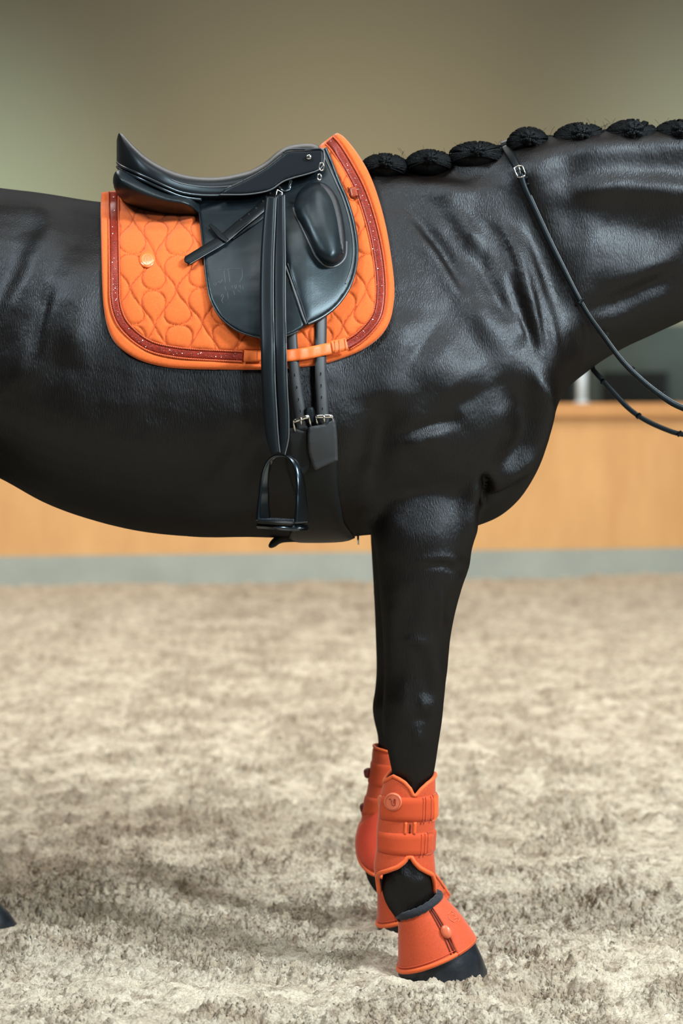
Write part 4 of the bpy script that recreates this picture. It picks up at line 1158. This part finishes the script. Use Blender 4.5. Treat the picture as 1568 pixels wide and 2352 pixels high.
yb_ = ysr[3]-.007
fb = [P(*q, yb_) for q in ((1181, 386), (1189, 381), (1199, 381), (1206, 398), (1205, 404), (1197, 407), (1189, 407), (1182, 394))]
V, Fc = tube_geo(fb, .0016, 8, closed=True); bkl = mesh_obj('buckle', V, Fc, M['chrome'], rein)
tube('buckle_tongue', [P(1191, 383, yb_-.001), P(1193, 388, yb_-.003), P(1195, 400, yb_-.002)], .0012, M['chrome'], bkl)
for pth, w in (([(1196, 411), (1206, 407)], 0),):
    strip('strap_keeper', [(1192, 413), (1201, 411), (1211, 407)], 6, None, .003, M['strap'], rein, ys=[yb_+.003]*3, step=2)
    strip('strap_keeper', [(1199, 427), (1206, 425), (1214, 422)], 6, None, .003, M['strap'], rein, ys=[yb_+.003]*3, step=2)
for q, y, a in (((1335, 691), ysr[8], 1), ((1391, 770), -.11, 1), ((1451, 848), -.125, 1), ((1521, 905), -.125, 1)):
    strip('rein_stop', [(q[0]-6, q[1]+7), (q[0], q[1]), (q[0]+5, q[1]-5)], 7, None, .005, M['strap'], rein, ys=[y-.002]*3, step=2)
for q in ((1384, 876), (1466, 955), (1560, 996)):
    strip('rein_stop', [(q[0]-5, q[1]+6), (q[0], q[1]), (q[0]+4, q[1]-6)], 7, None, .005, M['strap'], rein, ys=[.076]*3, step=2)
# ------------------------------------------------------------------ leg boots
def arr(t): return [q[0] for q in t], [q[1] for q in t]
def boot_fn(tab, yc, bt):
    py, xl, xr = [t[0] for t in tab], [t[1] for t in tab], [t[2] for t in tab]
    d = (yc+CAMD)/FPX
    def f(pyv, th, out=0.0):
        l = cr(py, xl, pyv); r = cr(py, xr, pyv); b_ = cr(py, bt, pyv)
        cx = ((l+r)/2-784)*d; a = (r-l)/2*d
        return Vector((cx+(a+out)*math.sin(th), yc-(b_+out)*math.cos(th), CAMH-(pyv-HOR)*d))
    return f
def shell(name, f, top, bot, mat, parent, th0=-180, th1=180, nth=72, nz=26, t_out=.0045, t_in=-.002):
    """wrap around a leg; top/bot: (theta deg, py) tables mirrored front/back"""
    ths = np.linspace(th0, th1, nth+1); fr = np.zeros((nth+1, nz, 3)); bk_ = np.zeros((nth+1, nz, 3))
    for i, a in enumerate(ths):
        m_ = ((a+180) % 360)-180
        if m_ > 90: m_ = 180-m_
        if m_ < -90: m_ = -180-m_
        pt = np.interp(m_, *arr(top)); pb = np.interp(m_, *arr(bot))
        for j, t in enumerate(np.linspace(0, 1, nz)):
            e = t_out*(1-abs(2*t-1)**14*.5)
            fr[i, j] = f(pt+(pb-pt)*t, math.radians(a), e); bk_[i, j] = f(pt+(pb-pt)*t, math.radians(a), t_in)
    V, Fc = slab(fr, bk_); o = mesh_obj(name, V, Fc, mat, parent)
    return o
def edge_tube(name, f, tab, mat, parent, out, r, a0=-180, a1=180):
    pts = []
    for a in np.arange(a0, a1, 4.0):
        m_ = a
        if m_ > 90: m_ = 180-m_
        if m_ < -90: m_ = -180-m_
        pts.append(f(np.interp(m_, *arr(tab)), math.radians(a), out))
    V, Fc = tube_geo(pts, r, 8, closed=(a1-a0 == 360)); return mesh_obj(name, V, Fc, mat, parent)
NB = [(1760, 898, 996), (1775, 892, 996), (1800, 884, 995), (1830, 877, 995), (1870, 873, 995), (1905, 870, 993), (1955, 868, 991), (1990, 863, 994), (2020, 867, 995), (2060, 876, 993)]
NBb = [.044, .046, .048, .048, .047, .046, .046, .049, .050, .046]
nb = boot_fn(NB, NEAR, NBb)
TOPN = [(-90, 1796), (-66, 1786), (-48, 1776), (-30, 1780), (-14, 1787), (0, 1800), (9, 1816), (15, 1816), (26, 1802), (42, 1791), (62, 1784), (78, 1778), (90, 1780)]
BOTN = [(-90, 2050), (-78, 2042), (-72, 2012), (-58, 1998), (-36, 1989), (-14, 1978), (-2, 1966), (4, 1956), (12, 1956), (18, 1968), (30, 1982), (46, 1993), (64, 2003), (76, 2022), (90, 2052)]
tb = empty('tendon_boot', P(935, 2050, NEAR), 'bright orange tendon boot with round badge on the near foreleg', 'leg boot', 'orange tendon boots on the forelegs')
shell('boot_shell', nb, TOPN, BOTN, M['boot'], tb, nth=110, nz=30)
edge_tube('edge_binding', nb, TOPN, M['rim'], tb, .003, .0042, -180, 180)
edge_tube('edge_binding', nb, BOTN, M['rim'], tb, .003, .0048, -180, 180)
S1T = [(-90, 1822), (0, 1819), (90, 1818)]; S1B = [(-90, 1872), (-60, 1878), (0, 1877), (90, 1880)]
S2T = [(-90, 1904), (0, 1901), (90, 1902)]; S2B = [(-90, 1952), (0, 1954), (90, 1957)]
def strap_wrap(t, b_, a0=-68):
    s = shell('hook_strap', nb, t, b_, M['velcro'], tb, th0=a0, th1=200, nth=60, nz=8, t_out=.0085, t_in=.003)
    return s
s1 = strap_wrap(S1T, S1B); s2 = strap_wrap(S2T, S2B)
shell('elastic_fold', nb, S1T, [(-90, 1879), (90, 1882)], M['rim'], s1, th0=58, th1=90, nth=12, nz=8, t_out=.0105, t_in=.006)
shell('elastic_fold', nb, S2T, S2B, M['boot'], s2, th0=44, th1=60, nth=8, nz=8, t_out=.0100, t_in=.006)
for s_, t_, b_, aa in ((s1, 1820, 1877, (30, 36, 50)), (s2, 1904, 1953, (30, 38))):
    for a in aa:
        tube('ridge', [nb(q, math.radians(a), .0088) for q in np.linspace(t_, b_, 8)], .0014, M['boot'], s_)
tube('closure_gap', [nb(q, math.radians(6), .0042) for q in np.linspace(1880, 1901, 6)], .0020, M['bootdark'], tb)
tube('edge_binding', [nb(q, math.radians(15), .004) for q in np.linspace(1876, 1904, 6)], .0038, M['rim'], tb)
tube('edge_binding', [nb(q, math.radians(-3), .004) for q in np.linspace(1876, 1904, 6)], .0030, M['rim'], tb)
def Ynb(out):
    def g(x, z):
        x = np.asarray(x, float); z = np.asarray(z, float); d = (NEAR+CAMD)/FPX
        pyv = HOR+(CAMH-z)/d
        l = cr([t[0] for t in NB], [t[1] for t in NB], pyv); r = cr([t[0] for t in NB], [t[2] for t in NB], pyv); b_ = cr([t[0] for t in NB], NBb, pyv)
        cx = ((l+r)/2-784)*d; a = (r-l)/2*d+out
        return NEAR-(b_+out)*np.sqrt(np.clip(1-((x-cx)/a)**2, .04, 1))
    return g
def disc(cx, cy, r, n=20): return [(cx+r*math.cos(a), cy+r*math.sin(a)) for a in np.linspace(0, 2*PI, n+1)[:-1]]
tabp = pillow('strap_tip', [(868, 1830), (876, 1828), (880, 1852), (871, 1858), (867, 1846)], Ynb(.006), .004, 4, M['badge'], s1, step=3)
bd = pillow('round_badge', disc(902, 1842, 21), Ynb(.0085), .003, 4, M['badge'], s1, step=3)
def marks(q_, Y, r, par, mat, nm='badge_emblem'):
    g = []
    for q in q_:
        L = spline(q, 1.5); g.append(tube_geo(lift(L[:, 0], L[:, 1], Y), r, 5))
    V, Fc = merge_geo(g); return mesh_obj(nm, V, Fc, mat, par)
YE = Ynb(.0118)
marks([[(893, 1836), (896, 1835), (899, 1837), (899, 1845), (901, 1849), (904, 1850), (907, 1848), (908, 1836), (905, 1836), (904, 1845)]], YE, .0009, bd, simple('dark_pink_print', (.30, .03, .015), .5))
marks([disc(902, 1842, 17, 24)+[(919, 1842)]], YE, .0004, bd, simple('badge_ring', (.55, .10, .05), .5), 'badge_ring')
# far tendon boot
FB = [(1705, 863, 940), (1712, 861, 938), (1760, 857, 934), (1800, 850, 930), (1850, 840, 926), (1890, 832, 924), (1930, 824, 922), (1958, 825, 922), (1985, 832, 925), (2010, 842, 930)]
FBb = [.038, .040, .042, .044, .046, .048, .050, .050, .048, .045]
fbf = boot_fn(FB, FAR, FBb)
tb2 = empty('tendon_boot', P(875, 2000, FAR), 'deeper orange tendon boot on the far foreleg, half hidden behind the near leg', 'leg boot', 'orange tendon boots on the forelegs')
shell('boot_shell', fbf, [(-90, 1712), (-30, 1716), (0, 1720), (90, 1716)], [(-90, 1955), (-70, 1978), (-40, 1995), (0, 2004), (90, 1990)], M['boot'], tb2, nth=72, nz=26)
edge_tube('edge_binding', fbf, [(-90, 1712), (-30, 1716), (0, 1720), (90, 1716)], M['rim'], tb2, .003, .003, -180, 180)
edge_tube('edge_binding', fbf, [(-90, 1955), (-70, 1978), (-40, 1995), (0, 2004), (90, 1990)], M['rim'], tb2, .004, .0045, -180, 180)
shell('strike_guard', fbf, [(-90, 1896), (-60, 1880), (-40, 1866), (-10, 1840), (0, 1830), (90, 1830)], [(-90, 1950), (-70, 1970), (-40, 1986), (0, 1994), (90, 1980)], M['bootred'], tb2, th0=-120, th1=30, nth=50, nz=20, t_out=.0085, t_in=.003)
shell('hook_strap', fbf, [(-90, 1744), (90, 1750)], [(-90, 1800), (90, 1806)], M['velcro'], tb2, th0=-170, th1=90, nth=60, nz=8, t_out=.007, t_in=.003)
shell('hook_strap', fbf, [(-90, 1824), (90, 1822)], [(-90, 1876), (-50, 1866), (90, 1866)], M['velcro'], tb2, th0=-170, th1=90, nth=60, nz=8, t_out=.007, t_in=.003)
for q in ((843, 1777), (834, 1857)):
    pillow('strap_tip', [(q[0]-7, q[1]-8), (q[0]+6, q[1]-12), (q[0]+8, q[1]+9), (q[0]-3, q[1]+10), (q[0]-7, q[1]+4)], FAR-.004, .006, 5, M['bootdark'], tb2, step=3, back=.006)
# bell boots
def bell(fm, yc, label, near_side):
    d = (yc+CAMD)/FPX
    e = empty('bell_boot', P(*fm((1000, 2225)), yc), label, 'hoof boot', 'orange bell boots over the front hooves')
    tl, tr_, bl_, br_ = np.array([917, 2103.]), np.array([1009, 2060.]), np.array([917, 2226.]), np.array([1086, 2156.])
    def pt(t, th, out=0.0):
        l = tl+(bl_-tl)*t; r = tr_+(br_-tr_)*t; r = r+np.array([4*math.sin(PI*t), -2*math.sin(PI*t)])
        b_ = .046+(.072-.046)*max(t, 0.0)**.9
        A, C = P(*fm(l), yc), P(*fm(r), yc); c = (A+C)/2; u = (C-A)/2; L = u.length
        return c+u*((L+out)/L)*math.sin(th)+Vector((0, -(b_+out)*math.cos(th), 0))
    nth, nz = 80, 20
    fr = np.zeros((nth+1, nz, 3)); bk_ = fr.copy()
    for i, a in enumerate(np.linspace(-180, 180, nth+1)):
        for j, t in enumerate(np.linspace(0, 1, nz)):
            fr[i, j] = pt(t, math.radians(a), .003); bk_[i, j] = pt(t, math.radians(a), -.003)
    V, Fc = slab(fr, bk_); bs = mesh_obj('bell', V, Fc, M['boot'], e)
    for t_, r_, o_ in ((.985, .0048, .003), (.90, .0012, .0045)):
        V, Fc = tube_geo([pt(t_, math.radians(a), o_) for a in range(-180, 180, 5)], r_, 8, closed=True); mesh_obj('rolled_hem' if r_ > .003 else 'stitching', V, Fc, M['rim'] if r_ > .003 else M['boot'], e)
    V, Fc = tube_geo([pt(-.035, math.radians(a), .002)+Vector((0, 0, .001*math.sin(a*.35))) for a in range(-180, 180, 6)], .0085, 10, closed=True); mesh_obj('knit_cuff', V, Fc, M['knit'], e)
    # overlapping closing flap
    a0 = 30 if near_side else -20; fr = np.zeros((30, nz, 3)); bk_ = fr.copy()
    for i, a in enumerate(np.linspace(a0, 110, 30)):
        for j, t in enumerate(np.linspace(.02, 1.02, nz)):
            fr[i, j] = pt(t, math.radians(a), .0075); bk_[i, j] = pt(t, math.radians(a), .0035)
    V, Fc = slab(fr, bk_); fl = mesh_obj('closing_flap', V, Fc, M['boot'], e)
    for da, rr_, mt in ((-3, .0018, 'bootdark'), (-8, .0010, 'bootdark')):
        V, Fc = tube_geo([pt(t, math.radians(a0+da), .0045) for t in np.linspace(.04, .94, 14)], rr_, 6); mesh_obj('flap_seam', V, Fc, M[mt], fl)
    c = pt(.52, math.radians(a0-2), .008); rings = []
    ax1 = (pt(.6, math.radians(a0), .008)-pt(.44, math.radians(a0), .008)).normalized(); ax2 = Vector((0, -1, 0)); ax3 = ax1.cross(ax2).normalized(); ax2 = ax3.cross(ax1)
    for k, s in ((.010, -.003), (.0105, .001), (.009, .004), (.004, .0055)):
        rings.append([c+ax1*k*1.35*math.cos(a)+ax3*k*math.sin(a)+ax2*s for a in np.linspace(0, 2*PI, 16, endpoint=False)])
    V, Fc = loft(rings); mesh_obj('closing_tab', V, Fc, M['badge'], fl)
    if near_side:
        g = []
        for q in ([(.28, 50), (.26, 62), (.36, 68), (.46, 60), (.45, 50), (.36, 46), (.29, 50)], [(.33, 56), (.33, 64), (.38, 62)], [(.41, 55), (.42, 64), (.46, 66)], [(.50, 60), (.49, 70)]):
            L = spline(q, .05) if False else [np.array(q[0])*(1-s)+np.array(q[1])*s for q in zip(q[:-1], q[1:]) for s in (0, .5)]+[np.array(q[-1])]
            g.append(tube_geo([pt(a[0], math.radians(a[1]), .0082) for a in L], .0008, 5))
        V, Fc = merge_geo(g); mesh_obj('flap_emblem', V, Fc, M['badge'], fl)
    return e, pt
bell(lambda p: p, NEAR, 'orange bell boot with closing flap on the near front hoof', True)
e2, pt2 = bell(far_map, FAR, 'orange bell boot on the far front hoof, behind the near pastern', False)
# ribbed mesh insert on the front of the far bell boot
m, nt, b = nmat('orange_mesh_cloth'); M['mesh'] = m
tc = node(nt, 'ShaderNodeTexCoord'); vo = node(nt, 'ShaderNodeTexVoronoi', Scale=330.0); nt.links.new(tc.outputs['Object'], vo.inputs['Vector'])
rp = node(nt, 'ShaderNodeMix', data_type='RGBA'); rp.inputs[6].default_value = (.75, .13, .03, 1); rp.inputs[7].default_value = (.36, .04, .01, 1)
nt.links.new(vo.outputs['Distance'], rp.inputs[0]); nt.links.new(rp.outputs[2], b.inputs['Base Color']); b.inputs['Roughness'].default_value = .7
fr = np.zeros((12, 12, 3)); bk_ = fr.copy()
for i, a in enumerate(np.linspace(20, 78, 12)):
    for j, t in enumerate(np.linspace(.12, .88, 12)):
        fr[i, j] = pt2(t, math.radians(a), .0095); bk_[i, j] = pt2(t, math.radians(a), .006)
V, Fc = slab(fr, bk_); mesh_obj('mesh_insert', V, Fc, M['mesh'], e2)
V, Fc = tube_geo([pt2(t, math.radians(80), .0095) for t in np.linspace(.0, .98, 16)], .0028, 8); mesh_obj('edge_binding', V, Fc, M['rim'], e2)
V, Fc = tube_geo([pt2(t, math.radians(73), .0105) for t in np.linspace(.1, .8, 12)], .0012, 6); mesh_obj('flap_seam', V, Fc, M['bootdark'], e2)
